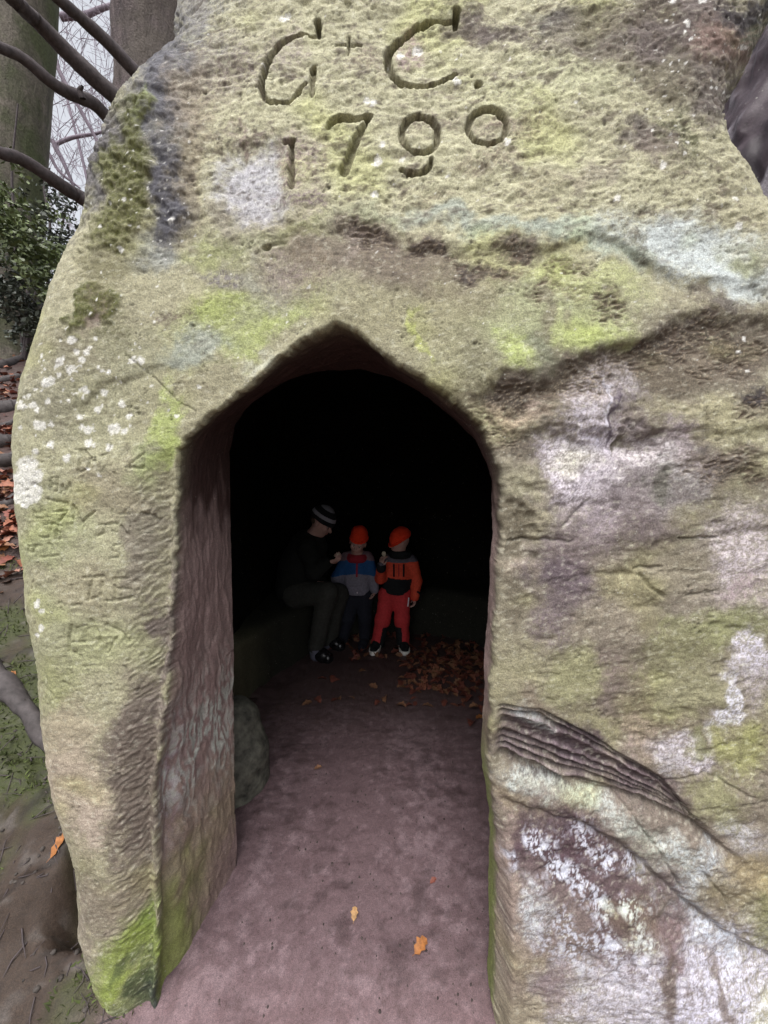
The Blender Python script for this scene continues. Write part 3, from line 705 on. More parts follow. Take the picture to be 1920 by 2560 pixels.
def dabs(x, y, cell, seed, lo=0.1, hi=0.55):
    gx_, gy_ = np.floor(x / cell).astype(np.int64), np.floor(y / cell).astype(np.int64)
    out = np.zeros_like(x)
    for a in (-1, 0, 1):
        for b in (-1, 0, 1):
            h1 = _hash(gx_ + a, gy_ + b, None, seed) / 255.0; h2 = _hash(gx_ + a, gy_ + b, None, seed + 1) / 255.0; h3 = _hash(gx_ + a, gy_ + b, None, seed + 2) / 255.0
            r = (lo + (hi - lo) * h3 ** 2) * cell
            q = np.hypot(x - (gx_ + a + h1) * cell, (y - (gy_ + b + h2) * cell) * (0.8 + 0.5 * h1))
            out = np.maximum(out, sstep(1.15, 0.75, q / r))
    return out
_dx, _dy = px + 4 * w5 + 5 * w3, py + 4 * w6 + 5 * w4
spk2 = np.maximum(np.maximum(dabs(_dx, _dy, 25, 131, .08, .5), dabs(_dx + 40, _dy, 12, 135, .08, .5)), dabs(_dx, _dy + 33, 7.5, 139) * 0.9)
spk2 *= sstep(-0.45, 0.15, n2(px / 60, py / 60, 105))
col = np.tile(lin((160, 152, 112)), (len(u), 1))
grit = 0.7 * n2(px / 16, py / 13, 106) + 0.7 * n2(px / 7, py / 6, 107) + 0.6 * n2(px / 3.4, py / 3.2, 108)
for cx0, cy0, rx, ry, rot, rgb, al, so, sp in PAINT:
    big = max(rx, ry) * (1 + so) + 5
    m = np.where((np.abs(qx - cx0) < big) & (np.abs(qy - cy0) < big))[0]
    if not len(m): continue
    w = blob(cx0, cy0, rx, ry, rot, min(so * 1.35, 0.7), qx[m], qy[m])
    if max(rx, ry) <= 250:
        w = np.clip(w + 1.25 * w * (1 - w) * grit[m], 0, 1)
    w = w * min(1.0, al * 1.12)
    if sp == 1: w = w * (0.30 + 0.70 * (spk1[m] if cx0 < 1230 else spk3[m]))
    if sp == 3: w = w * (0.3 + 0.7 * spk3[m])
    if sp == 2: w = w * spk2[m]
    col[m] += (lin(rgb) - col[m]) * w[:, None]
lip = np.exp(-((sw - 0.40) / 0.13) ** 2) * inb * np.clip(0.6 + 0.9 * layer, 0, 1)
hol = sstep(0.25, 0.4, np.abs(sw - 0.45)) * inb
col += (lin((158, 134, 134)) - col) * (0.7 * lip * (0.5 + 0.5 * spk1))[:, None]
col += (lin((74, 56, 60)) - col) * (0.55 * hol)[:, None]
# general mottling: brown where the algae is thin, limier where it is thick
mot = fbm2(u / 0.14, v / 0.09, 4, 111)
mo2 = fbm2(a1 / 0.045, b1 / 0.022, 4, 112)
br = sstep(0.10, 0.42, 0.45 * mot + 0.75 * mo2)
thin = (1 - 0.6 * pan) * (0.25 + 0.75 * upper) * (1 - 0.8 * leftg)
col += (lin((108, 90, 70)) - col) * (0.62 * br * thin)[:, None]
mo3 = fbm2(a1 / 0.020, b1 / 0.011, 3, 115)
col += (lin((96, 82, 64)) - col) * (0.60 * sstep(0.16, 0.5, mo3 + 0.25 * mot) * (0.5 + 0.5 * upper) * (1 - 0.7 * leftg))[:, None]
col += (lin((206, 202, 170)) - col) * (0.30 * sstep(0.15, 0.5, -mo3 + 0.2 * mot) * (1 - 0.6 * leftg))[:, None]
g_ = col.mean(1, keepdims=True)
col = np.maximum(g_ + (col - g_) * 0.83, 0.01)
col *= (g_ / 0.29) ** 0.42 * np.array([0.97, 0.995, 1.12])
col *= (1 + 0.16 * fbm2(u / 0.05, v / 0.04, 3, 113))[:, None]
gl_ = sstep(0.1, 0.5, fbm2(u / 0.30, v / 0.22, 3, 114))
col *= 1 + gl_[:, None] * np.array([0.02, 0.06, -0.16])
mq = np.clip(moss_m * (0.75 + 0.6 * grit * (1 - 0.3 * moss_m)), 0, 1)
col += (lin((84, 86, 38)) * (1 + 0.35 * mo3[:, None]) - col) * (0.92 * mq)[:, None]
col *= (1 - 0.30 * sstep(0.1, 0.7, pitf))[:, None]
groove_shade = sstep(0.0, 0.012, carve) * (carve > 0.010)
col += (lin((92, 84, 62)) - col) * (0.6 * groove_shade)[:, None]  # shade inside the carved letters, deepened by darkening the stone colour
rp = np.clip(ripm * sstep(0.18, 0.42, rip), 0, 1)
col += (lin((92, 78, 66)) - col) * (0.75 * rp)[:, None]
col += (lin((172, 156, 134)) - col) * (0.55 * ripm * sstep(0.10, 0.0, rip))[:, None]
# white crustose lichen
lich = []
lr = random.Random(11)
for c in [(78, 1165, 26), (70, 1205, 30), (88, 1235, 24), (58, 1230, 20), (100, 1190, 16), (62, 1248, 12), (74, 1260, 10), (45, 1195, 14), (95, 1225, 16), (220, 1075, 12), (222, 1108, 11), (285, 1072, 15), (310, 1078, 10), (278, 1120, 11), (130, 1112, 9),
          (178, 850, 11), (190, 880, 8), (205, 900, 9), (150, 905, 11), (178, 922, 11), (120, 960, 13), (130, 950, 8), (212, 975, 9), (255, 978, 11), (268, 930, 7), (120, 1005, 8), (68, 1018, 9), (88, 1015, 9), (97, 1028, 8), (300, 1008, 9), (240, 1022, 9), (320, 1040, 8), (105, 1065, 12), (95, 1060, 8), (130, 1060, 7),
          (350, 900, 10), (330, 900, 9), (172, 1145, 9), (95, 1130, 9), (215, 880, 7), (225, 870, 6), (1143, 198, 11), (1135, 196, 7), (917, 260, 10), (932, 266, 9), (955, 372, 8), (945, 410, 13), (938, 490, 9), (1268, 353, 8), (1118, 437, 5), (1000, 130, 9), (1045, 118, 14), (1055, 114, 8), (710, 50, 11), (720, 45, 8), (1005, 402, 8), (430, 552, 9),
          (300, 622, 6), (252, 565, 6), (1712, 70, 8), (1675, 15, 7), (1752, 10, 9), (1893, 118, 7), (1890, 140, 5), (1862, 186, 7), (1720, 105, 4), (1664, 55, 4), (1855, 120, 5), (1850, 488, 8), (1855, 560, 9), (1540, 500, 8), (1655, 415, 9), (1722, 350, 4), (1690, 355, 4), (1710, 385, 4), (85, 1515, 8), (100, 1530, 8), (95, 1570, 9), (85, 1590, 6), (90, 1505, 6),
          (1870, 873, 6), (1887, 922, 5), (1886, 840, 7), (775, 720, 5)]:
    lich.append(c)
for _ in range(110):
    lich.append((lr.gauss(180, 95), lr.gauss(970, 95), lr.uniform(1.8, 5.5)))
for _ in range(70):
    lich.append((lr.gauss(380, 60), lr.gauss(520, 120), lr.uniform(1.4, 3.4)))
for _ in range(60):
    lich.append((lr.gauss(1740, 110), lr.gauss(190, 130), lr.uniform(1.4, 3.6)))
for _ in range(120):
    lich.append((lr.uniform(300, 1900), lr.uniform(0, 900), lr.uniform(1.2, 2.6)))
lx = px + 5 * w3 + 3.5 * w5; ly = py + 5 * w4 + 3.5 * w6
lm = np.zeros_like(u)
for cx0, cy0, r0 in lich:
    m = np.where((np.abs(lx - cx0) < 1.6 * r0) & (np.abs(ly - cy0) < 1.6 * r0))[0]
    if len(m):
        lm[m] = np.maximum(lm[m], sstep(1.15, 0.75, np.hypot(lx[m] - cx0, ly[m] - cy0) / r0 + 0.13 * grit[m]))
lm *= 0.74 + 0.35 * n2(px / 6, py / 6, 121)
lm = np.clip(lm, 0, 1)
col += (np.array([0.66, 0.65, 0.62]) / 0.86 - col) * lm[:, None]
K_ALB = 0.86
col = np.clip(col * K_ALB, 0.006, 0.8)
wet = 0.5 * inb + 0.35 * zone + 0.15

# ---- the passage: rings from the arris to the inner opening
bedges = {}
cells = np.argwhere(cellok)
eok = edge_v
# border edges between a kept and a dropped cell
def add(i, j):
    bedges.setdefault(i, []).append(j); bedges.setdefault(j, []).append(i)
hz = cellok[:-1, :] ^ cellok[1:, :]              # horizontal edge between row r and r+1 cells -> grid row r+1
for r_, c_ in np.argwhere(hz): add(idx[r_ + 1, c_], idx[r_ + 1, c_ + 1])
vt = cellok[:, :-1] ^ cellok[:, 1:]
for r_, c_ in np.argwhere(vt): add(idx[r_, c_ + 1], idx[r_ + 1, c_ + 1])
ends = [k for k, nb in bedges.items() if len(nb) == 1]
start = min(ends, key=lambda k: u[k])
loop = [start]; prev = None
while True:
    nb = [k for k in bedges[loop[-1]] if k != prev]
    if len(loop) > 1 and not nb: break
    prev = loop[-1]
    loop.append(nb[0])
    if len(bedges[loop[-1]]) == 1: break
loop = np.array(loop)
LP = P[loop]
oc = np.array([-0.14, 0.95]); ic = np.array([-0.06, 0.95])
ang = np.arctan2(LP[:, 0] - oc[0], LP[:, 2] - oc[1])
# inner outline in polar form
dens = []
for a, b in zip(inner[:-1], inner[1:]):
    for t in np.linspace(0, 1, 30, endpoint=False): dens.append(a + (b - a) * t)
dens = np.array(dens)
ia = np.arctan2(dens[:, 0] - ic[0], dens[:, 1] - ic[1]); ir = np.hypot(dens[:, 0] - ic[0], dens[:, 1] - ic[1])
o_ = np.argsort(ia); ia, ir = ia[o_], ir[o_]
rin = np.interp(ang, ia, ir)
inn = np.stack([ic[0] + rin * np.sin(ang), ic[1] + rin * np.cos(ang)], -1)
arc = np.concatenate([[0], np.cumsum(np.hypot(np.diff(LP[:, 0]), np.diff(LP[:, 2])))])
NR = 96
S = np.linspace(0, 1, NR + 1)[1:]
TV, TC, TW = [], [], []
leftside = sstep(-0.25, -0.45, LP[:, 0])
_k = np.ones(33) / 33
LPS = LP.copy()
for _c in range(3):
    _p = np.pad(LP[:, _c], 16, mode='reflect', reflect_type='odd')
    LPS[:, _c] = np.convolve(_p, _k, 'valid')
LP0 = LP
for s in S:
    LP = LP0 + (LPS - LP0) * sstep(0.0, 0.16, s)
    # the right jamb stays parallel for a while low down, then widens; the left one narrows
    se = np.where((LP[:, 0] > 0), (sstep(0.12, 1.0, np.full(len(ang), s)) * 0.7 + 0.3 * s ** 2) * 1.0, s)
    x = LP[:, 0] + (inn[:, 0] - LP[:, 0]) * se
    z = LP[:, 2] + (inn[:, 1] - LP[:, 2]) * s
    y = LP[:, 1] + (D_IN - LP[:, 1]) * s
    nx = -np.sin(ang); nz = -np.cos(ang)
    nz = np.where(LP[:, 2] < 1.3, 0, nz); nx = np.where(LP[:, 2] < 1.3, -np.sign(LP[:, 0] - oc[0]), nx)
    dep = y - YB
    # upright tool grooves and soft bulges
    da = dep + 0.13 * arc + 0.016 * n2(arc / 0.11, dep / 0.07, 132) + 0.007 * n2(arc / 0.04 + 3, dep / 0.03, 136)
    db = arc * 0.97 - 0.31 * dep + 0.02 * n2(dep / 0.06 + 9, arc / 0.09, 137)
    g1 = fbm2(da / 0.026, db / 0.15, 3, 131)
    g2 = fbm2(da / 0.011 + 4.4, db / 0.036, 3, 133)
    bul = fbm2(da / 0.17, db / 0.33, 3, 134)
    amp_ = np.clip(0.35 + 1.3 * np.abs(n2(da / 0.09 + 2.2, db / 0.13, 138)), 0, 1.3)
    h = (0.013 * bul + 0.0075 * g1 * amp_ + 0.0030 * g2) * min(1, s * 8) * (1 - 0.5 * sstep(0.9, 1, s))
    h = h - 0.020 * leftside * np.exp(-((s - 0.13 - 0.03 * bul) / 0.07) ** 2) * sstep(0.9, 0.5, z) - 0.010 * leftside * np.exp(-((s - 0.52) / 0.03) ** 2 - ((z - 1.0) / 0.12) ** 2)
    TV.append(np.stack([x + nx * h, y, z + nz * h], -1))
    # colours of the passage
    c = np.tile(lin((146, 124, 121)), (len(ang), 1))
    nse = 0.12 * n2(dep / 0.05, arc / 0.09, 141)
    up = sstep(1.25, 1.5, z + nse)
    c += (lin((70, 50, 47)) - c) * up[:, None]  # shade of the lintel underside and upper jambs painted into the colour
    low = sstep(0.62, 0.10, z + 1.2 * nse) * 0.75
    c += (lin((138, 126, 102)) - c) * low[:, None]
    grn = sstep(0.34, -0.08, z + nse) * sstep(0.75, 0.15, s + 0.6 * nse * 2) * 0.95
    c += (lin((124, 136, 66)) - c) * grn[:, None]
    rj = (LP[:, 0] > 0) * sstep(0.85, 0.55, z) * sstep(0.55, 0.1, s)
    c += (lin((116, 130, 66)) - c) * (0.9 * rj)[:, None]
    mint = sstep(0.0, 0.5, 0.7 * n2(da / 0.014, db / 0.06, 142) + 0.8 * g2 + 0.25) * sstep(-0.45, 0.15, fbm2(da / 0.10, db / 0.12, 2, 139)) * np.exp(-((z - 0.58) / 0.20) ** 2) * leftside
    c += (lin((190, 196, 188)) - c) * (0.9 * mint)[:, None]
    lav = np.exp(-((z - 0.55) / 0.2) ** 2 - ((s - 0.15) / 0.12) ** 2) * leftside
    c += (lin((164, 140, 156)) - c) * (0.5 * lav * sstep(-.1, .2, g2))[:, None]
    dk = sstep(1.05, 1.30, z) * 0.25
    c *= (1 + 0.30 * g1)[:, None]
    e = np.exp(-s / 0.06)
    c = c + (col[loop] / K_ALB - c) * e
    mud = sstep(0.16, 0.0, z + nse * 0.6)
    c += (lin((132, 108, 112)) - c) * (0.7 * mud * s)[:, None]
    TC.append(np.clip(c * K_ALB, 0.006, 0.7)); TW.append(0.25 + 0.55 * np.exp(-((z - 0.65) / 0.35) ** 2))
n0 = len(P); nl = len(loop)
ringid = np.vstack([loop[None, :], n0 + np.arange(NR * nl).reshape(NR, nl)])
tq = np.stack([ringid[:-1, :-1], ringid[1:, :-1], ringid[1:, 1:], ringid[:-1, 1:]], -1).reshape(-1, 4)
RV = np.vstack([P] + TV)
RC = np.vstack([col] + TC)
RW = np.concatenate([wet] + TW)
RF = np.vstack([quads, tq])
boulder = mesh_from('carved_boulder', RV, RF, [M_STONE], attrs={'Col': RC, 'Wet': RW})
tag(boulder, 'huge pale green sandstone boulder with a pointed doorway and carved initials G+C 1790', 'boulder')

# ---- the chamber hollowed out behind the doorway
nA = 170
ca_ = np.linspace(ang.min() - 0.05, ang.max() + 0.05, nA)
cell_c = np.array([0.05, 2.82])
sections = []
rin_c = np.interp(ca_, ia, ir)
base_ring = np.stack([ic[0] + rin_c * np.sin(ca_), np.full(nA, D_IN - 0.004), ic[1] + rin_c * np.cos(ca_)], -1)
sections.append(base_ring)
def dome(Dp, w, top):
    pts = []
    for a in ca_:
        sx, sz = math.sin(a), math.cos(a)
        # rounded-square outline about (0.05, 0.95)
        if sz < 0:
            pts.append((0.05 + math.copysign(w, sx), Dp, 0.95 - 1.6 * (math.degrees(abs(a)) - 90) / 75)); continue
        rz = top - 0.95
        k = (abs(sx / w) ** 3 + abs(sz / rz) ** 3) ** (-1 / 3)
        pts.append((0.05 + k * sx, Dp, 0.95 + k * sz))
    return np.array(pts)
for Dp in list(np.linspace(1.50, 4.12, 40)):
    t = (Dp - cell_c[1]) / 1.34
    w = 1.09 * math.sqrt(max(1 - min(max(t, 0), 1) ** 5.0, 0.02))
    top = 1.35 + 0.95 * math.sqrt(max(1 - min(max(t, 0), 1) ** 2.6, 0.01))
    if Dp < 1.53: w, top = max(w, 1.06), max(top, 2.22)
    sections.append(dome(Dp, w, top))
for f in (0.6, 0.2, 0.0):
    q = sections[-1].copy() if f == 0.6 else last.copy()
    if f == 0.6: last = sections[-1].copy()
    q = last.copy(); q[:, 0] = 0.05 + (last[:, 0] - 0.05) * f; q[:, 2] = np.where(last[:, 2] < 0.5, last[:, 2], 0.95 + (last[:, 2] - 0.95) * f); q[:, 1] = 4.16
    sections.append(q)
CV = np.vstack(sections)
ns = len(sections)
cid = np.arange(ns * nA).reshape(ns, nA)
cf = np.stack([cid[:-1, :-1], cid[1:, :-1], cid[1:, 1:], cid[:-1, 1:]], -1).reshape(-1, 4)
far = CV[:, 1] > 1.55
CV[far] += (0.035 * np.stack([fbm3(CV[far] * 2.6, 3, 151), fbm3(CV[far] * 2.6, 3, 152), fbm3(CV[far] * 2.6, 3, 153)], -1))
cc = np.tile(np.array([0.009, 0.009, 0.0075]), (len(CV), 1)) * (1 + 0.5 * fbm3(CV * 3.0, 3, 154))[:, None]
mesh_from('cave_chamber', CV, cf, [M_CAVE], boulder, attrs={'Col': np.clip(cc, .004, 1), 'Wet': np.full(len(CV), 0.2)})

# ---- bench cut along the chamber wall
fr = smooth_line([(-0.99, 1.90), (-0.97, 2.1), (-0.95, 2.4), (-0.86, 2.75), (-0.70, 3.05), (-0.50, 3.42), (-0.15, 3.60), (0.30, 3.60), (0.70, 3.46), (0.98, 3.20), (1.10, 2.8), (1.12, 2.3)], 14)
fr = np.array(fr)
dirn = np.array([(p[0] - 0.05, p[1] - 2.75) for p in fr]); dirn /= np.linalg.norm(dirn, axis=1)[:, None]
prof = [(0.03, -0.35), (0.0, 0.10), (0.01, 0.25), (0.0, 0.36), (0.012, 0.405), (0.045, 0.43), (0.16, 0.44), (0.35, 0.45), (0.75, 0.46)]
BV = []
for p, dd in zip(fr, dirn):
    for o, z in prof: BV.append((p[0] + dd[0] * o, p[1] + dd[1] * o, z))
BV = np.array(BV)
BV[:, 0] = np.maximum(BV[:, 0], -1.08)
BV += 0.022 * np.stack([fbm3(BV * 7, 3, 161), fbm3(BV * 7, 3, 162), 0.6 * fbm3(BV * 7, 3, 163)], -1)
bid = np.arange(len(BV)).reshape(len(fr), len(prof))
bf = np.stack([bid[:-1, :-1], bid[:-1, 1:], bid[1:, 1:], bid[1:, :-1]], -1).reshape(-1, 4)
bc = np.tile(lin((128, 124, 100)) * 0.5, (len(BV), 1)) * (1 + 0.4 * fbm3(BV * 9, 3, 164))[:, None]
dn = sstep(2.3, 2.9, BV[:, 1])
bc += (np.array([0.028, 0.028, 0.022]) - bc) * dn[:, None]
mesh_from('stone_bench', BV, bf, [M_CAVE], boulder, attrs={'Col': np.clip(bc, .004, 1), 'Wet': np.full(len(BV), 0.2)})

# ------------------------------------------------------------------ the ground
NEED_BENCH_END = True
def bank(x, y):
    near = sstep(-0.66, -1.02, x) * (1 - sstep(1.12, 1.22, y) * sstep(-1.18, -1.06, x)) * sstep(1.6, 1.2, y)
    farm = sstep(-1.06, -1.18, x) * (1 - sstep(1.6, 1.2, y))
    yy = np.minimum(y, 8.0)
    rise = np.maximum(yy - 0.92, 0)
    hgt = 0.46 * rise + 0.020 * rise ** 2
    hgt = np.minimum(hgt, 4.4) + 0.02 * np.clip(y - 8, 0, 30)
    side = 0.28 * np.clip(-0.72 - x, 0, 2.5)
    return (near + farm) * (hgt * sstep(0.3, 1.3, y + 0.0 * x) + side * sstep(0.0, 1.0, y) * 0.6)
gx = axis([(-200, -20, 9.0), (-20, -6, 0.6), (-6, -2.4, 0.05), (-2.4, -0.7, 0.016), (-0.7, 0.5, 0.009), (0.5, 1.5, 0.02), (1.5, 8, 0.35), (8, 200, 9.0)])
gy = axis([(-200, -8, 8.0), (-8, 0.4, 0.25), (0.4, 0.8, 0.03), (0.8, 2.6, 0.009), (2.6, 4.4, 0.02), (4.4, 9.0, 0.05), (9, 20, 0.5), (20, 300, 9.0)])
GX, GY = np.meshgrid(gx, gy)
gX, gY = GX.ravel(), GY.ravel()
def floor_fall(y):
    return np.interp(y, [0.4, 1.0, 1.2, 1.47, 2.0, 3.0, 4.5, 8.0], [-0.27, -0.245, -0.185, -0.135, -0.07, 0.0, 0.0, 0.0])
gz = bank(gX, gY) + floor_fall(gY) * (1 - sstep(-2.0, -4.0, gX) * 0.5)
lb = sstep(-0.75, -1.05, gX) * sstep(0.2, 0.9, gY)
gz = gz + lb * (0.05 * fbm2(gX / 0.7, gY / 0.7, 3, 201) + 0.026 * fbm2(gX / 0.13, gY / 0.10, 4, 202) + 0.012 * (1 - 2 * np.abs(fbm2((gX + gY) / 0.12, (gY - gX) / 0.05, 3, 214))) + 0.05 * sstep(0.0, 0.35, fbm2((gX + 0.3 * gY) / 0.5, (gY - 0.3 * gX) / 0.25, 3, 203)))
inn_ = 1 - lb
f1 = fbm2(gX / 0.20, gY / 0.16, 4, 204); f2 = fbm2(gX / 0.05, gY / 0.04, 4, 205)
gz = gz + inn_ * (0.010 * f1 + 0.0030 * f2 + 0.030 * sstep(-0.42, -0.60, gX) * sstep(0.7, 1.0, gY) * sstep(2.3, 1.6, gY) - 0.008 * sstep(0.30, 0.5, fbm2(gX / 0.035, gY / 0.03, 2, 206)) * 0.45)
gz = gz + (np.hypot(gX, gY) > 25) * 0.4 * fbm2(gX / 18, gY / 18, 3, 207)
gc = np.tile(lin((110, 91, 95)), (len(gX), 1))
pale = sstep(-0.05, 0.4, fbm2(gX / 0.055, gY / 0.045, 4, 208, 0.65) + 0.5 * fbm2(gX / 0.4, gY / 0.4, 2, 218))
fine_ = sstep(2.2, 1.3, np.abs(gX + 0.2)) * sstep(5.5, 4.2, gY) * sstep(-0.6, 0.3, gY)
pale = pale * fine_ + 0.4 * (1 - fine_)
gc += (lin((154, 134, 140)) - gc) * (0.45 * pale)[:, None]
dk = sstep(0.0, 0.4, fbm2(gX / 0.10, gY / 0.06, 4, 209, 0.65) + 0.6 * fbm2(gX / 0.5, gY / 0.5, 2, 219))
dk = dk * fine_ + 0.35 * (1 - fine_)
gc += (lin((66, 52, 54)) - gc) * (0.55 * dk)[:, None]
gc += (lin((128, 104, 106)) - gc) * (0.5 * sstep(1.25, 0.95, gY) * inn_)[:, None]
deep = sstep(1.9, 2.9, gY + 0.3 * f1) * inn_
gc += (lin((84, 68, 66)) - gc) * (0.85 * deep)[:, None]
# the bank: dark earth, moss, worn stone
bc_ = np.tile(lin((66, 55, 48)), (len(gX), 1))
mo = sstep(-0.15, 0.25, fbm2(gX / 0.35, gY / 0.3, 4, 210) + 0.5 * np.exp(-((gY - 1.62) / 0.35) ** 2) - 0.25 * sstep(1.9, 2.4, gY) - 0.2 * sstep(1.3, 1.1, gY))
bc_ += (lin((62, 72, 36)) - bc_) * (0.75 * mo)[:, None]
bc_ += (lin((108, 103, 100)) - bc_) * (0.45 * sstep(0.12, 0.45, fbm2(gX / 0.11, gY / 0.06, 4, 211)))[:, None]
bc_ += (lin((38, 33, 32)) - bc_) * (0.6 * sstep(0.1, 0.4, fbm2((gX + gY) / 0.2, (gY - gX) / 0.07, 4, 212)))[:, None]
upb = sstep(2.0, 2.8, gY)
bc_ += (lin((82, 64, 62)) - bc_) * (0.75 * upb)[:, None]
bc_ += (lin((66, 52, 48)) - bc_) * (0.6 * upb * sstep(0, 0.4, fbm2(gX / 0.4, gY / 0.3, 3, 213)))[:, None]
gc *= np.array([0.86, 0.85, 0.84])
gc += (bc_ - gc) * lb[:, None]
rest_ = sstep(0.6, 0.0, gY) * inn_ + sstep(2.0, 4.0, gX)
gc += (lin((84, 72, 58)) - gc) * np.clip(rest_, 0, 1)[:, None]
gid = np.arange(len(gX)).reshape(GX.shape)
gf = np.stack([gid[:-1, :-1], gid[:-1, 1:], gid[1:, 1:], gid[1:, :-1]], -1).reshape(-1, 4)
def earth_material():
    k = NT('trodden_earth')
    tc = k.n('ShaderNodeTexCoord').outputs['Object']
    at_ = k.n('ShaderNodeAttribute', attribute_name='Col').outputs['Color']
    f1 = k.noise(tc, 75, 8, 0.7, 0.4); f2 = k.noise(tc, 330, 4, 0.7)
    c = k.mul(at_, k.ramp(f1, 0.28, 0.72, 0.70, 1.30))
    c = k.mul(c, k.ramp(f2, 0.33, 0.67, 0.66, 1.34))
    dkk = k.ramp(k.noise(tc, 95, 2, 0.6), 0.66, 0.72)
    c = k.mix(k.math('MULTIPLY', dkk, 0.55), c, (0.035, 0.026, 0.024))
    k.l(c, k.b.inputs['Base Color'])
    k.l(k.ramp(f1, 0.35, 0.65, 0.40, 0.72), k.b.inputs['Roughness'])
    k.b.inputs['Specular IOR Level'].default_value = 0.22
    n_ = k.bump(k.math('ADD', f1, k.math('MULTIPLY', f2, 0.4)), 0.6, 0.006)
    k.l(n_, k.b.inputs['Normal'])
    return k.m
M_EARTH = earth_material()
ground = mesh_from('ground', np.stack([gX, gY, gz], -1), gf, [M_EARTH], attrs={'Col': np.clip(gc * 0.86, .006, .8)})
tag(ground, 'trodden mauve earth floor and mossy earth bank rising beside the boulder', None, None, 'structure')
gzg = gz.reshape(GX.shape)
def ground_z(x, y):
    i = int(np.clip(np.searchsorted(gx, x) - 1, 0, len(gx) - 2)); j = int(np.clip(np.searchsorted(gy, y) - 1, 0, len(gy) - 2))
    a = (x - gx[i]) / (gx[i + 1] - gx[i]); b = (y - gy[j]) / (gy[j + 1] - gy[j])
    return float((gzg[j, i] * (1 - a) + gzg[j, i + 1] * a) * (1 - b) + (gzg[j + 1, i] * (1 - a) + gzg[j + 1, i + 1] * a) * b)
def hit_ground(px_, py_):
    r = ray(px_, py_); o = np.array([0, 0, CAM_H])
    t = 0.4
    while t < 60:
        q = o + r * t
        if q[2] < ground_z(q[0], q[1]): return q
        t += 0.01
    return o + r * 8

# ------------------------------------------------------------------ neighbouring rock on the right
def surf_nets(f, org, h):
    """mesh of the zero set of a sampled field (negative inside)"""
    s = f < 0
    nx_, ny_, nz_ = f.shape
    c = np.zeros((nx_ - 1, ny_ - 1, nz_ - 1), np.int8)
    for a in (0, 1):
        for b in (0, 1):
            for e in (0, 1):
                c += s[a:nx_ - 1 + a, b:ny_ - 1 + b, e:nz_ - 1 + e]
    act = (c > 0) & (c < 8)
    ii = np.argwhere(act)
    vid = -np.ones(act.shape, np.int64); vid[act] = np.arange(len(ii))
    acc = np.zeros((len(ii), 3)); cnt = np.zeros(len(ii))
    corner = [(0, 0, 0), (1, 0, 0), (0, 1, 0), (1, 1, 0), (0, 0, 1), (1, 0, 1), (0, 1, 1), (1, 1, 1)]
    vals = [f[ii[:, 0] + a, ii[:, 1] + b, ii[:, 2] + e] for a, b, e in corner]
    for p_ in range(8):
        for q_ in range(p_ + 1, 8):
            df = [abs(corner[p_][k] - corner[q_][k]) for k in range(3)]
            if sum(df) != 1: continue
            m = (vals[p_] < 0) != (vals[q_] < 0)
            t = np.where(m, vals[p_] / (vals[p_] - vals[q_] + 1e-12), 0)
            for k in range(3):
                acc[:, k] += np.where(m, corner[p_][k] + t * (corner[q_][k] - corner[p_][k]), 0)
            cnt += m
    V = (ii + acc / cnt[:, None]) * h + org
    Q = []
    for ax in range(3):
        o1, o2 = [(1, 2), (2, 0), (0, 1)][ax]
        sl = [slice(1, -1)] * 3; sl[ax] = slice(0, None)
        A = np.take(s, range(0, s.shape[ax] - 1), ax); B = np.take(s, range(1, s.shape[ax]), ax)
        m = A != B
        e = np.argwhere(m)
        e = e[(e[:, o1] > 0) & (e[:, o2] > 0) & (e[:, o1] < act.shape[o1]) & (e[:, o2] < act.shape[o2])]
        def g(d1, d2):
            t = e.copy(); t[:, o1] -= d1; t[:, o2] -= d2
            return vid[t[:, 0], t[:, 1], t[:, 2]]
        q = np.stack([g(1, 1), g(0, 1), g(0, 0), g(1, 0)], -1)
        flip = ~A[e[:, 0], e[:, 1], e[:, 2]]
        q[flip] = q[flip][:, ::-1]
        Q.append(q)
    Q = np.vstack(Q)
    return V, Q[(Q >= 0).all(1)]

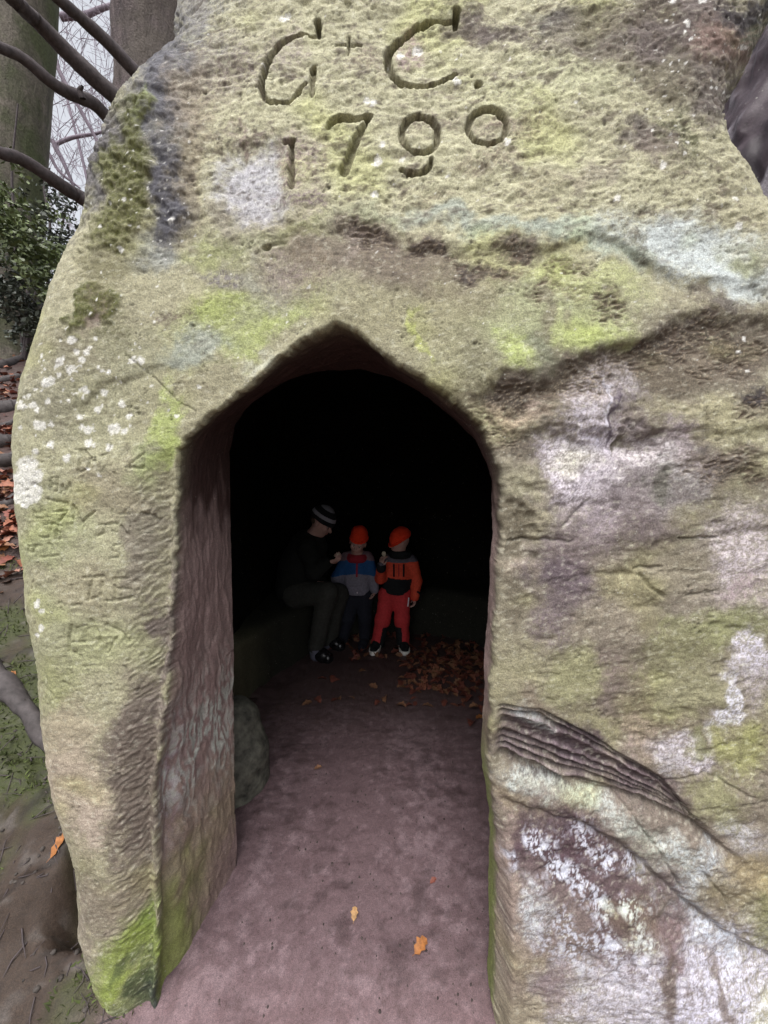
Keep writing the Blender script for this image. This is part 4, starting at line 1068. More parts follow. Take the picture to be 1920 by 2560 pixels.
class Body:
    """smoothly joined solids -> one continuous mesh"""
    def __init__(s): s.p = []
    def cap(s, a, b, ra, rb=None, k=0.012, t=0, flat=None):
        """tapering limb from a to b; flat=(axis, f) squashes it along an axis"""
        s.p.append(('c', np.array(a, float), np.array(b, float), ra, ra if rb is None else rb, k, t, flat)); return s
    def ell(s, c, r, rot=None, k=0.012, t=0, cut=None, sub=False):
        s.p.append(('e', np.array(c, float), np.array(r, float), np.eye(3) if rot is None else np.array(rot, float), k, t, cut, sub)); return s
    def clip(s, n, off):
        s.p.append(('k', np.array(n, float), off)); return s
    def build(s, name, h, mats, parent=None, fold=0.0, fs=12.0, seed=0, paint=None):
        lo = np.full(3, 1e9); hi = -lo
        for p in s.p:
            if p[0] == 'k': continue
            if p[0] == 'c':
                r = max(p[3], p[4]) * 1.3 + 0.02
                lo = np.minimum(lo, np.minimum(p[1], p[2]) - r); hi = np.maximum(hi, np.maximum(p[1], p[2]) + r)
            elif not p[7]:
                r = p[2].max() + 0.02
                lo = np.minimum(lo, p[1] - r); hi = np.maximum(hi, p[1] + r)
        n = np.ceil((hi - lo) / h).astype(int) + 1
        ax = [lo[k] + np.arange(n[k]) * h for k in range(3)]
        F = np.full(n, 0.5); T = np.zeros(n, np.int16); best = np.full(n, 9.0)
        for p in s.p:
            if p[0] == 'k':
                pl = p[2] - (ax[0][:, None, None] * p[1][0] + ax[1][None, :, None] * p[1][1] + ax[2][None, None, :] * p[1][2])
                k = 0.008
                hh = np.clip(0.5 + 0.5 * (pl - F) / k, 0, 1)
                F[...] = F * (1 - hh) + pl * hh + k * hh * (1 - hh)
                continue
            if p[0] == 'c':
                r = max(p[3], p[4]) * 1.4; k = p[5]
                l_ = np.minimum(p[1], p[2]) - r - 2.5 * k - 2 * h; u_ = np.maximum(p[1], p[2]) + r + 2.5 * k + 2 * h
            else:
                r = p[2].max(); k = p[4]
                l_ = p[1] - r - 2.5 * k - 2 * h; u_ = p[1] + r + 2.5 * k + 2 * h
            sl = tuple(slice(max(0, int((l_[q] - lo[q]) / h)), min(n[q], int((u_[q] - lo[q]) / h) + 2)) for q in range(3))
            X = np.stack(np.meshgrid(ax[0][sl[0]], ax[1][sl[1]], ax[2][sl[2]], indexing='ij'), -1)
            if p[0] == 'c':
                a, b = p[1], p[2]; e = b - a
                W = X - a
                if p[7] is not None:
                    axv = np.array(p[7][0], float); axv /= np.linalg.norm(axv)
                    ee = e
                    tt_ = np.clip((W @ ee) / (ee @ ee + 1e-12), 0, 1)
                    R_ = W - tt_[..., None] * ee
                    comp = R_ @ axv
                    R_ = R_ + (comp * (1 / p[7][1] - 1))[..., None] * axv
                    d_ = (np.linalg.norm(R_, axis=-1) - (p[3] + (p[4] - p[3]) * tt_)) * min(1, p[7][1] * 1.2)
                else:
                    tt_ = np.clip((W @ e) / (e @ e + 1e-12), 0, 1)
                    d_ = np.linalg.norm(W - tt_[..., None] * e, axis=-1) - (p[3] + (p[4] - p[3]) * tt_)
                tg = p[6]; sub = False
            else:
                W = (X - p[1]) @ p[3].T
                k0 = np.linalg.norm(W / p[2], axis=-1); k1 = np.linalg.norm(W / p[2] ** 2, axis=-1) + 1e-9
                d_ = k0 * (k0 - 1) / k1
                tg = p[5]; sub = p[7]
                if p[6] is not None:
                    nrm, off = p[6]
                    d_ = np.maximum(d_, -(X @ np.array(nrm) - off))
            f = F[sl]
            if sub:
                hh = np.clip(0.5 - 0.5 * (f + d_) / k, 0, 1)
                F[sl] = f * (1 - hh) + (-d_) * hh + k * hh * (1 - hh)
            else:
                hh = np.clip(0.5 + 0.5 * (f - d_) / k, 0, 1)
                F[sl] = f * (1 - hh) + d_ * hh - k * hh * (1 - hh)
                bt = best[sl]; m = d_ < bt
                bt[m] = d_[m]; T[sl][m] = tg
        if fold:
            V, Q = surf_nets(F, lo, h)
            fc = fbm3(V * fs, 3, seed) + 0.5 * fbm3(V * np.array([1, 1, 2.2]) * fs * 2, 2, seed + 5)
            gi = np.clip(((V - lo) / h).astype(int), 1, n - 2)
            g = np.stack([F[gi[:, 0] + (q == 0), gi[:, 1] + (q == 1), gi[:, 2] + (q == 2)] - F[gi[:, 0] - (q == 0), gi[:, 1] - (q == 1), gi[:, 2] - (q == 2)] for q in range(3)], -1)
            g /= np.linalg.norm(g, axis=1)[:, None] + 1e-9
            V = V + g * (fc * fold)[:, None]
        else:
            V, Q = surf_nets(F, lo, h)
        c = V[Q].mean(1)
        gi = np.clip(np.round((c - lo) / h).astype(int), 0, n - 1)
        tg = T[gi[:, 0], gi[:, 1], gi[:, 2]]
        fm = tg if paint is None else paint(c, tg)
        return mesh_from(name, V, Q, mats, parent, fmat=fm)

M_STUB = plain('damp_grey_stone', (0.10, 0.097, 0.078), 0.8, 22, 0.45, 0.006, lo=(0.03, 0.029, 0.025))
_b = Body()
_b.cap((-0.775, 1.86, -0.25), (-0.775, 1.87, 0.08), 0.175, 0.165, 0.03)
_b.cap((-0.775, 1.87, 0.08), (-0.785, 1.90, 0.23), 0.16, 0.13, 0.03)
_b.build('bench_end', 0.009, [M_STUB], boulder, 0.014, 7, 165)
M_DARKROCK = stone_material('damp_rock', 0.5, 0.7)
def rock_blob(name, ells, h, colf, amp, label, cat, seed, fr=1.6):
    b = Body()
    for c, r in ells: b.ell(c, r, None, 0.3)
    o = b.build(name, h, [M_DARKROCK])
    me = o.data
    V = np.empty(len(me.vertices) * 3, np.float32); me.vertices.foreach_get('co', V); V = V.reshape(-1, 3)
    Nn = np.empty(len(me.vertices) * 3, np.float32); me.vertices.foreach_get('normal', Nn); Nn = Nn.reshape(-1, 3)
    dsp = fbm3(V * np.array([fr, fr, fr * 0.6]), 4, seed) + 0.35 * (1 - 2 * np.abs(fbm3(V * np.array([4, 4, 2.0]), 3, seed + 1)))
    V = V + Nn * (amp * dsp)[:, None]
    me.vertices.foreach_set('co', V.astype(np.float32).ravel())
    c4 = np.ones((len(V), 4), np.float32); c4[:, :3] = colf(V)
    a_ = me.attributes.new('Col', 'FLOAT_COLOR', 'POINT'); a_.data.foreach_set('color', c4.ravel())
    w_ = me.attributes.new('Wet', 'FLOAT', 'POINT'); w_.data.foreach_set('value', np.full(len(V), 0.35, np.float32))
    me.update()
    return tag(o, label, cat)
def col_right(V):
    c = np.tile(lin((66, 52, 60)), (len(V), 1))
    a = fbm3(V * np.array([5, 5, 1.6]), 4, 301)
    c += (lin((158, 152, 160)) - c) * (0.8 * sstep(0.08, 0.35, a))[:, None]
    c += (lin((96, 100, 64)) - c) * (0.8 * sstep(3.1, 2.6, V[:, 2] + 0.3 * a))[:, None]
    c += (lin((40, 30, 38)) - c) * (0.8 * sstep(0.0, 0.3, fbm3(V * np.array([2, 2, 1]), 3, 302)))[:, None]
    return np.clip(c * 0.7, .006, .7)
rock_blob('rock_outcrop', [((3.35, 2.95, 1.4), (0.95, 1.1, 3.4)), ((3.7, 2.4, 0.6), (0.9, 0.9, 2.3)), ((3.4, 3.3, 3.9), (0.8, 1.0, 1.2))], 0.03, col_right, 0.22,
          'dark purple grey rock face behind the right shoulder of the boulder', 'rock', 303)

# ------------------------------------------------------------------ trees on the bank
def tube(pts, rad, ns=10, cap=True):
    P_ = np.array(pts, float); rad = np.array(rad, float)
    n = len(P_)
    T_ = np.gradient(P_, axis=0); T_ /= np.linalg.norm(T_, axis=1)[:, None] + 1e-12
    up = np.array([0.13, 0.97, 0.2]) if abs(T_[0][1]) < 0.8 else np.array([1.0, 0, 0.1])
    V = []
    for i in range(n):
        a = np.cross(T_[i], up); a /= np.linalg.norm(a); b = np.cross(T_[i], a)
        th = np.linspace(0, 2 * math.pi, ns, endpoint=False)
        V.append(P_[i] + rad[i] * (np.cos(th)[:, None] * a + np.sin(th)[:, None] * b))
    V = np.vstack(V)
    id_ = np.arange(n * ns).reshape(n, ns)
    nx_ = np.roll(id_, -1, 1)
    Q = np.stack([id_[:-1], nx_[:-1], nx_[1:], id_[1:]], -1).reshape(-1, 4)
    return V, Q
def join(parts):
    V, Q, o = [], [], 0
    for v_, q_ in parts:
        V.append(v_); Q.append(q_ + o); o += len(v_)
    return np.vstack(V), np.vstack(Q)
def spline(pts, n=8): return np.array(smooth3(pts, n))
def smooth3(pts, n=8):
    P_ = np.array(pts, float); Q_ = np.vstack([2 * P_[0] - P_[1], P_, 2 * P_[-1] - P_[-2]])
    out = []
    for i in range(1, len(Q_) - 2):
        for t in np.linspace(0, 1, n, endpoint=False):
            a, b, c, e = Q_[i - 1], Q_[i], Q_[i + 1], Q_[i + 2]
            out.append(0.5 * ((2 * b) + (c - a) * t + (2 * a - 5 * b + 4 * c - e) * t * t + (3 * b - a - 3 * c + e) * t ** 3))
    out.append(P_[-1])
    return out
def bark(name, a_, b_, c_, sc, rough, bmp):
    k = NT(name)
    tc = k.n('ShaderNodeTexCoord').outputs['Object']
    mp = k.n('ShaderNodeMapping'); mp.inputs['Scale'].default_value = (1, 1, 0.28)
    k.l(tc, mp.inputs['Vector'])
    f1 = k.noise(mp.outputs[0], sc, 8, 0.65, 0.6); f2 = k.noise(tc, 1.6, 5, 0.6); f3 = k.noise(tc, sc * 5, 3, 0.6)
    c = k.mix(k.ramp(f1, 0.35, 0.65), a_, b_)
    c = k.mix(k.ramp(f2, 0.45, 0.62), c, c_)
    c = k.mul(c, k.ramp(f3, 0.3, 0.7, 0.7, 1.25))
    k.l(c, k.b.inputs['Base Color']); k.b.inputs['Roughness'].default_value = rough
    k.b.inputs['Specular IOR Level'].default_value = 0.2
    k.l(k.bump(k.math('ADD', f1, k.math('MULTIPLY', f3, 0.25)), 0.9, bmp), k.b.inputs['Normal'])
    return k.m
M_BARK = bark('smooth_bark', (0.075, 0.068, 0.055), (0.17, 0.15, 0.125), (0.075, 0.085, 0.045), 7, 0.85, 0.03)
M_BARK2 = bark('rough_bark', (0.045, 0.036, 0.037), (0.15, 0.12, 0.12), (0.10, 0.085, 0.075), 11, 0.9, 0.07)
M_LIMB = plain('dark_limb', (0.06, 0.048, 0.05), 0.7, 30, 0.4, 0.004)
M_TWIG = plain('twig', (0.20, 0.165, 0.20), 0.8, 40, 0.3)
M_ROOT = plain('root_bark', (0.060, 0.052, 0.052), 0.75, 25, 0.4, 0.006)
def trunk_mesh(name, cpx, mat, parent, ns=40, amp=0.04, seed=0, fr=(2.5, 2.5, 0.8)):
    """cpx: (px, py, distance, radius m) from foot to top"""
    C = np.array([[*at(a, b, D), r] for a, b, D, r in cpx])
    C = np.array(smooth3(C, 14))
    V, Q = tube(C[:, :3], C[:, 3], ns)
    cen = np.repeat(C[:, :3], ns, 0)
    dr = V - cen; dr /= np.linalg.norm(dr, axis=1)[:, None]
    V = V + dr * (amp * (fbm3(V * np.array(fr), 4, seed) + 0.4 * fbm3(V * np.array([9, 9, 2.0]), 3, seed + 3)))[:, None]
    return mesh_from(name, V, Q, [mat], parent), C

T1c = [(6, 930, 6.5, 0.70), (10, 860, 6.5, 0.54), (14, 760, 6.5, 0.47), (20, 600, 6.5, 0.45), (28, 400, 6.5, 0.44), (36, 200, 6.5, 0.45), (46, 0, 6.5, 0.47), (56, -260, 6.5, 0.46), (70, -700, 6.5, 0.42)]
beech = empty('beech_tree', at(6, 930, 6.5), 'big smooth grey green beech trunk at the left, roots spreading over the bank', 'tree')
trunk_mesh('trunk', T1c, M_BARK, beech, 44, 0.03, 401)
# roots that cross the path up the bank
def root(pts, r0, r1, par, seed):
    Q_ = []
    for a, b in pts:
        q = hit_ground(a, b); Q_.append(q)
    a_, b_ = pts[0], pts[1]
    Q_.insert(0, hit_ground(a_[0] - 1.6 * (b_[0] - a_[0]) - 60, a_[1] + 14))
    Q_ = np.array(smooth3(Q_, 8))
    Q_[:5, 2] -= np.linspace(1.6, 0, 5) * r0; Q_[-5:, 2] -= np.linspace(0, 1.6, 5) * r1
    Q_[:, 2] += 0.15 * np.linspace(r0, r1, len(Q_)) + 0.012 * np.array([fbm3(np.array([[i * 0.3, seed, 0.0]]), 2, seed)[0] for i in range(len(Q_))])
    V, F_ = tube(Q_, np.linspace(r0, r1, len(Q_)) * (1 + 0.12 * np.sin(np.arange(len(Q_)) * 0.35 + seed)), 10)
    V += 0.25 * r0 * np.stack([fbm3(V * 9, 2, seed + 1), fbm3(V * 9, 2, seed + 2), fbm3(V * 9, 2, seed + 3)], -1)
    return mesh_from('root', V, F_, [M_ROOT], par)
root([(-80, 1035), (0, 1028), (40, 1020), (80, 1012), (140, 1015)], 0.10, 0.07, beech, 1)
root([(-60, 1110), (0, 1108), (45, 1100), (70, 1085), (120, 1080)], 0.07, 0.05, beech, 2)
root([(-60, 1170), (0, 1160), (40, 1148), (70, 1140)], 0.075, 0.06, beech, 3)
root([(-60, 1290), (0, 1268), (30, 1255), (60, 1230)], 0.05, 0.035, beech, 4)
root([(-20, 920), (40, 905), (90, 880), (140, 870)], 0.08, 0.05, beech, 5)
root([(0, 1070), (30, 1060), (60, 1045), (90, 1035)], 0.04, 0.03, beech, 6)
root([(-60, 1650), (0, 1700), (40, 1745), (80, 1795), (120, 1850), (160, 1900)], 0.055, 0.03, beech, 7)
root([(-30, 955), (20, 950), (60, 940), (100, 930)], 0.05, 0.04, beech, 8)

T2c = [(404, 1130, 5.0, 0.80), (400, 960, 5.0, 0.60), (392, 780, 5.0, 0.52), (388, 500, 5.0, 0.47), (394, 260, 5.0, 0.43), (392, 120, 5.0, 0.43), (392, 0, 5.0, 0.46), (390, -300, 5.0, 0.47), (400, -700, 5.0, 0.42)]
pine = empty('old_tree', at(404, 1100, 5.0), 'rough purplish brown trunk behind the boulder with dark limbs slanting down from upper left', 'tree')
trunk_mesh('trunk', T2c, M_BARK2, pine, 44, 0.07, 411, (3.5, 3.5, 1.0))
def limb(pts, D0, D1, r0, r1, par, seed, mat=M_LIMB):
    n = len(pts)
    C = np.array([at(a, b, D0 + (D1 - D0) * i / (n - 1)) for i, (a, b) in enumerate(pts)])
    C = np.array(smooth3(C, 10))
    rr = r1 + (r0 - r1) * (1 - np.linspace(0, 1, len(C)) ** 1.6)
    C += 0.02 * np.stack([fbm3(C * 2.0, 2, seed), fbm3(C * 2.0, 2, seed + 1), fbm3(C * 2.0, 2, seed + 2)], -1)
    V, F_ = tube(C, rr, 12)
    V += 0.12 * r0 * np.stack([fbm3(V * 11, 2, seed + 3), fbm3(V * 11, 2, seed + 4), fbm3(V * 11, 2, seed + 5)], -1)
    return mesh_from('limb', V, F_, [mat], par)
limb([(380, 330), (285, 238), (200, 165), (130, 92), (78, 38), (37, 0), (-40, -70), (-170, -190), (-330, -300), (-520, -390)], 4.7, 3.1, 0.085, 0.018, pine, 421)
limb([(420, 270), (342, 183), (270, 108), (205, 45), (150, 0), (80, -60), (-30, -170), (-160, -310), (-320, -430)], 4.6, 3.1, 0.065, 0.014, pine, 422)
limb([(340, 380), (277, 306), (240, 262), (203, 244), (160, 225), (122, 200), (60, 148), (0, 118), (-60, 95), (-190, 50), (-340, -30), (-520, -80)], 4.6, 3.1, 0.065, 0.016, pine, 423)
limb([(330, 575), (207, 496), (165, 470), (122, 440), (60, 402), (0, 382), (-70, 350), (-210, 300), (-380, 270), (-560, 200)], 4.6, 3.1, 0.070, 0.018, pine, 424)
limb([(208, 246), (200, 225), (206, 212)], 4.1, 4.05, 0.030, 0.012, pine, 425)
# thin bare trees farther back, seen against the sky
def bare_tree(label, foot, top, D, limbs_, ntw, seed, area):
    rr = random.Random(seed)
    t = empty('bare_tree', at(*foot, D), label, 'tree', 'bare trees against the sky')
    trunk_mesh('trunk', [(*foot, D, 0.09), ((foot[0] + top[0]) / 2 + 6, (foot[1] + top[1]) / 2, D, 0.055), (*top, D, 0.03)], M_TWIG, t, 14, 0.01, seed)
    for pts, r in limbs_:
        limb(pts, D, D + 0.3, r, r * 0.6, t, seed + 7, M_TWIG)
    tw = []
    for i in range(ntw):
        x0 = rr.uniform(area[0], area[1]); y0 = rr.uniform(area[2], area[3])
        L = rr.uniform(60, 190); ang_ = rr.gauss(62, 24) * (1 if rr.random() < 0.72 else -1)
        cv = rr.uniform(-0.25, 0.5)
        pts = []
        a = R(ang_)
        for k in range(6):
            pts.append(at(x0, y0, D + rr.uniform(-0.05, 0.05) + 0.4 * math.sin(i)))
            x0 += L / 5 * math.cos(a); y0 += L / 5 * math.sin(abs(a)) * (1 if a > 0 else -1) ; a += cv * 0.22 + rr.gauss(0, 0.12)
        r0 = rr.uniform(0.005, 0.010) * D / 10
        tw.append(tube(pts, np.linspace(r0, r0 * 0.35, 6), 3))
        for k in range(2):
            b = pts[rr.randrange(1, 5)]
            e = np.array([rr.uniform(-.35, .35), 0, rr.uniform(-.45, .2)]) * D / 10
            tw.append(tube([b, b + e * 0.5 + np.array([0, 0, 0.02]), b + e], [r0 * 0.6, r0 * 0.5, r0 * 0.25], 3))
    V, Q = join(tw)
    o = mesh_from('twigs', V, Q, [M_TWIG], t)
    o['kind'] = 'stuff'
    return t
bare_tree('slender bare tree whose long twigs droop between the two big trunks', (52, 860), (70, -200), 10.5, [([(128, 140), (170, 220), (215, 300), (250, 370), (280, 450)], 0.05), ([(140, 360), (180, 345), (230, 335), (290, 322)], 0.045)], 80, 501, (95, 300, -60, 380))
bare_tree('bare tree arching its boughs against the sky, just left of the rough trunk', (345, 860), (335, -200), 13.0, [([(150, 42), (200, 40), (235, 30), (290, 8)], 0.10), ([(185, 30), (215, 60), (262, 100)], 0.06)], 80, 502, (100, 310, -60, 420))
bare_tree('farthest bare tree, fine twigs low in the gap beside the boulder edge', (310, 860), (120, 60), 16.0, [([(130, 350), (165, 420), (190, 480)], 0.08), ([(120, 380), (150, 430), (200, 470)], 0.06)], 90, 503, (95, 240, 200, 640))

# evergreen shrubs
M_LEAFG = plain('evergreen_leaf', (0.115, 0.145, 0.055), 0.45, 4, 0.45, 0, 0.5, lo=(0.038, 0.054, 0.022))
M_LEAFG2 = plain('dark_evergreen_leaf', (0.055, 0.065, 0.045), 0.45, 4, 0.4, 0, 0.5, lo=(0.02, 0.027, 0.02))
def leaf_quads(C, size, rr_):
    n = len(C)
    d1 = rr_.normal(size=(n, 3)); d1[:, 2] = d1[:, 2] * 0.6 - 0.3; d1 /= np.linalg.norm(d1, axis=1)[:, None]
    d2 = np.cross(d1, rr_.normal(size=(n, 3))); d2 /= np.linalg.norm(d2, axis=1)[:, None]
    nn = np.cross(d1, d2)
    s = (size * rr_.uniform(0.6, 1.3, n))[:, None]
    V = np.stack([C, C + d1 * s * 0.45 + d2 * s * 0.24 + nn * s * 0.06, C + d1 * s, C + d1 * s * 0.45 - d2 * s * 0.24 + nn * s * 0.06], 1).reshape(-1, 3)
    Q = np.arange(4 * n).reshape(n, 4)
    return V, Q
def shrub(label, blobs, n, size, mat, seed, stems):
    rr_ = np.random.default_rng(seed)
    foot = hit_ground(*stems[0][0])
    t = empty('evergreen_shrub', foot, label, 'shrub', 'evergreen shrubs on the bank')
    C = []
    for (bx, by, D, rx, ry, w) in blobs:
        m = int(n * w)
        # clumps of leaves within the crown
        k = max(6, m // 26)
        cc_ = rr_.normal(size=(k, 3)) * 0.5
        j = rr_.integers(0, k, m)
        o = cc_[j] + rr_.normal(size=(m, 3)) * 0.13
        ctr = at(bx, by, D)
        C.append(ctr + o * np.array([rx * D / FPX, rx * D / FPX * 0.8, ry * D / FPX]))
    C = np.vstack(C)
    V, Q = leaf_quads(C, size, rr_)
    o = mesh_from('foliage', V, Q, [mat], t, smooth=False); o['kind'] = 'stuff'
    for st in stems:
        f = hit_ground(*st[0])
        D = f[1]
        C_ = np.array([f - np.array([0, 0, .05])] + [at(a, b, D) for a, b in st[1:]])
        C_ = np.array(smooth3(C_, 6))
        V, F_ = tube(C_, np.linspace(0.03, 0.010, len(C_)), 7)
        mesh_from('stem', V, F_, [M_LIMB], t)
    return t
shrub('light green leafy evergreen shrub in front of the beech trunk', [(40, 590, 5.2, 75, 80, .45), (95, 660, 5.2, 60, 70, .3), (10, 500, 5.2, 60, 60, .12), (130, 730, 5.2, 40, 40, .13)], 3000, 0.075, M_LEAFG, 601,
      [((60, 900), (52, 780), (40, 640), (20, 480)), ((60, 900), (85, 760), (110, 640)), ((60, 900), (70, 700), (40, 560), (30, 430), (45, 260))])
shrub('dark thin evergreen shrub with sky showing through, close to the boulder edge', [(140, 600, 6.0, 60, 75, .5), (130, 520, 6.0, 50, 45, .18), (150, 700, 6.0, 50, 50, .32)], 1300, 0.075, M_LEAFG2, 602,
      [((120, 880), (135, 740), (150, 600), (165, 520)), ((120, 880), (120, 700), (125, 560), (110, 470), (125, 420))])
shrub('shadowy evergreen shrub at the foot of the beech', [(90, 800, 5.6, 50, 50, .4), (0, 710, 5.6, 60, 55, .4), (50, 760, 5.7, 60, 40, .2)], 2600, 0.08, M_LEAFG2, 603, [((90, 890), (85, 820), (80, 760))])

# ------------------------------------------------------------------ people
M_SKIN = plain('skin', (0.52, 0.32, 0.27), 0.55, 30, 0.10)
M_HATO = plain('orange_knit', (0.95, 0.055, 0.018), 0.9, 160, 0.18, 0.003)
M_RED = plain('red_fleece', (0.34, 0.025, 0.04), 0.9, 80, 0.2)
M_GREYJ = plain('grey_jacket', (0.22, 0.21, 0.26), 0.85, 60, 0.2)
M_YOKE = plain('plum_grey_yoke', (0.20, 0.13, 0.15), 0.85, 60, 0.2)
M_BLUE = plain('blue_jacket', (0.018, 0.085, 0.24), 0.8, 60, 0.2)
M_NAVY = plain('dark_navy_cloth', (0.016, 0.018, 0.028), 0.9, 60, 0.2)
M_ORJ = plain('orange_jacket', (0.72, 0.085, 0.042), 0.75, 60, 0.15)
M_SLATE = plain('slate_panel', (0.13, 0.12, 0.15), 0.85, 60, 0.2)
M_BLK = plain('black_cloth', (0.012, 0.014, 0.016), 0.9, 60, 0.2)
M_REDT = plain('red_trousers', (0.56, 0.045, 0.05), 0.8, 60, 0.15)
M_WHITE = plain('white_rubber', (0.80, 0.78, 0.74), 0.6, 60, 0.05)
M_REFL = plain('reflective_tape', (0.88, 0.82, 0.88), 0.25, 60, 0.03, 0, 0.9)
M_OLIVE = plain('olive_trousers', (0.040, 0.040, 0.035), 0.9, 50, 0.25)
M_COAT = plain('dark_coat', (0.010, 0.011, 0.010), 0.9, 50, 0.25)
M_BOOT = plain('black_leather', (0.010, 0.010, 0.012), 0.25, 50, 0.2, 0, 0.6)
M_DENIM = plain('grey_blue_denim', (0.12, 0.12, 0.16), 0.9, 50, 0.2)
M_HATG = plain('grey_knit', (0.30, 0.30, 0.34), 0.9, 160, 0.15)
M_SOCK = plain('pale_sock', (0.42, 0.42, 0.24), 0.9, 80, 0.2)
M_EYE = plain('eye_white', (0.36, 0.33, 0.31), 0.5, 10, 0.03)
M_IRIS = plain('dark_iris', (0.03, 0.022, 0.018), 0.2, 10, 0.05)
M_LIP = plain('lips', (0.42, 0.16, 0.14), 0.5, 30, 0.1)
M_HAIR = plain('brown_hair', (0.06, 0.04, 0.026), 0.7, 60, 0.3)

def basis(fwd, up):
    f = np.array(fwd, float); f /= np.linalg.norm(f)
    r = np.cross(f, np.array(up, float)); r /= np.linalg.norm(r)
    u_ = np.cross(r, f)
    return r, f, u_
def add_head(b, c, hh, fwd, up):
    """c: centre of the head, hh: half height; returns a function from head measures to the place"""
    r, f, u_ = basis(fwd, up)
    M3 = np.stack([r, f, u_])
    W = lambda x, y, z: np.array(c) + (r * x + f * y + u_ * z) * hh
    b.ell(W(0, -0.10, 0.22), np.array([0.68, 0.84, 0.78]) * hh, M3, 0.02)
    b.ell(W(0, 0.12, -0.35), np.array([0.52, 0.60, 0.58]) * hh, M3, 0.03)
    b.ell(W(0, 0.40, -0.78), np.array([0.24, 0.24, 0.20]) * hh, M3, 0.02)
    b.cap(W(0, 0.66, 0.02), W(0, 0.86, -0.26), 0.07 * hh, 0.12 * hh, 0.008)
    for s in (-1, 1):
        b.ell(W(0.30 * s, 0.50, -0.24), np.array([0.22, 0.20, 0.20]) * hh, M3, 0.02)
        b.cap(W(0.10 * s, 0.70, 0.12), W(0.44 * s, 0.56, 0.12), 0.07 * hh, 0.06 * hh, 0.008)
        b.ell(W(0.27 * s, 0.72, -0.02), np.array([0.15, 0.12, 0.09]) * hh, M3, 0.006, 0, None, True)
        b.ell(W(0.70 * s, -0.05, -0.08), np.array([0.08, 0.17, 0.26]) * hh, M3, 0.006)
    b.cap(W(-0.16, 0.68, -0.48), W(0.16, 0.68, -0.48), 0.055 * hh, None, 0.006)
    b.cap(W(-0.13, 0.67, -0.58), W(0.13, 0.67, -0.58), 0.06 * hh, None, 0.006)
    return W, M3
def face_bits(W, hh, root_, M3):
    for s in (-1, 1):
        e = Body().ell(W(0.27 * s, 0.60, -0.02), np.array([0.095, 0.095, 0.08]) * hh, M3, 0.002)
        eo = e.build('eye', 0.0025, [M_EYE], root_)
        i_ = Body().ell(W(0.27 * s, 0.665, -0.03), np.array([0.055, 0.055, 0.055]) * hh, M3, 0.002)
        i_.build('iris', 0.002, [M_IRIS], eo)
        br_ = Body().cap(W(0.13 * s, 0.74, 0.13), W(0.42 * s, 0.62, 0.14), 0.035 * hh, 0.025 * hh, 0.002)
        br_.build('eyebrow', 0.002, [M_HAIR], root_)
    m = Body().cap(W(-0.16, 0.715, -0.53), W(0.16, 0.715, -0.53), 0.03 * hh, None, 0.002)
    m.build('mouth', 0.002, [M_LIP], root_)
def add_hand(b, wrist, direc, palm_n, size, thumb_side, curl=0.5, t=0):
    """palm, five bent fingers of different lengths, thumb leaving the side of the palm"""
    d = np.array(direc, float); d /= np.linalg.norm(d)
    nrm = np.array(palm_n, float); nrm -= d * (nrm @ d); nrm /= np.linalg.norm(nrm)
    s = np.cross(d, nrm) * thumb_side
    w = np.array(wrist, float)
    L = size
    rf = 0.047 * L
    for q in (-0.15, 0.0, 0.15):
        b.cap(w + s * q * L * 0.6, w + d * 0.42 * L + s * q * L, 0.095 * L, 0.082 * L, 0.012, t)
    for i, (off, ln) in enumerate(((0.195, 0.44), (0.065, 0.50), (-0.065, 0.46), (-0.19, 0.36))):
        a = w + d * 0.46 * L + s * off * L
        c1 = curl * (0.9 + 0.12 * i)
        v1 = d * math.cos(c1) + nrm * math.sin(c1) + s * off * 0.25
        v2 = d * math.cos(2.1 * c1) + nrm * math.sin(2.1 * c1)
        v3 = d * math.cos(3.0 * c1) + nrm * math.sin(3.0 * c1)
        p1 = a + v1 * ln * L * 0.45; p2 = p1 + v2 * ln * L * 0.32; p3 = p2 + v3 * ln * L * 0.25
        b.cap(a, p1, rf * 1.05, rf, 0.003, t); b.cap(p1, p2, rf, rf * 0.92, 0.003, t); b.cap(p2, p3, rf * 0.92, rf * 0.8, 0.003, t)
    a = w + d * 0.14 * L + s * 0.17 * L
    p1 = a + (s * 0.75 + d * 0.6 + nrm * 0.25) * 0.20 * L
    p2 = p1 + (s * 0.25 + d * 0.9 + nrm * 0.45) * 0.17 * L
    p3 = p2 + (d * 0.85 + nrm * 0.6 - s * 0.1) * 0.12 * L
    b.cap(a, p1, rf * 1.35, rf * 1.15, 0.006, t); b.cap(p1, p2, rf * 1.15, rf, 0.003, t); b.cap(p2, p3, rf, rf * 0.8, 0.003, t)
    return w + d * 0.5 * L + nrm * 0.12 * L
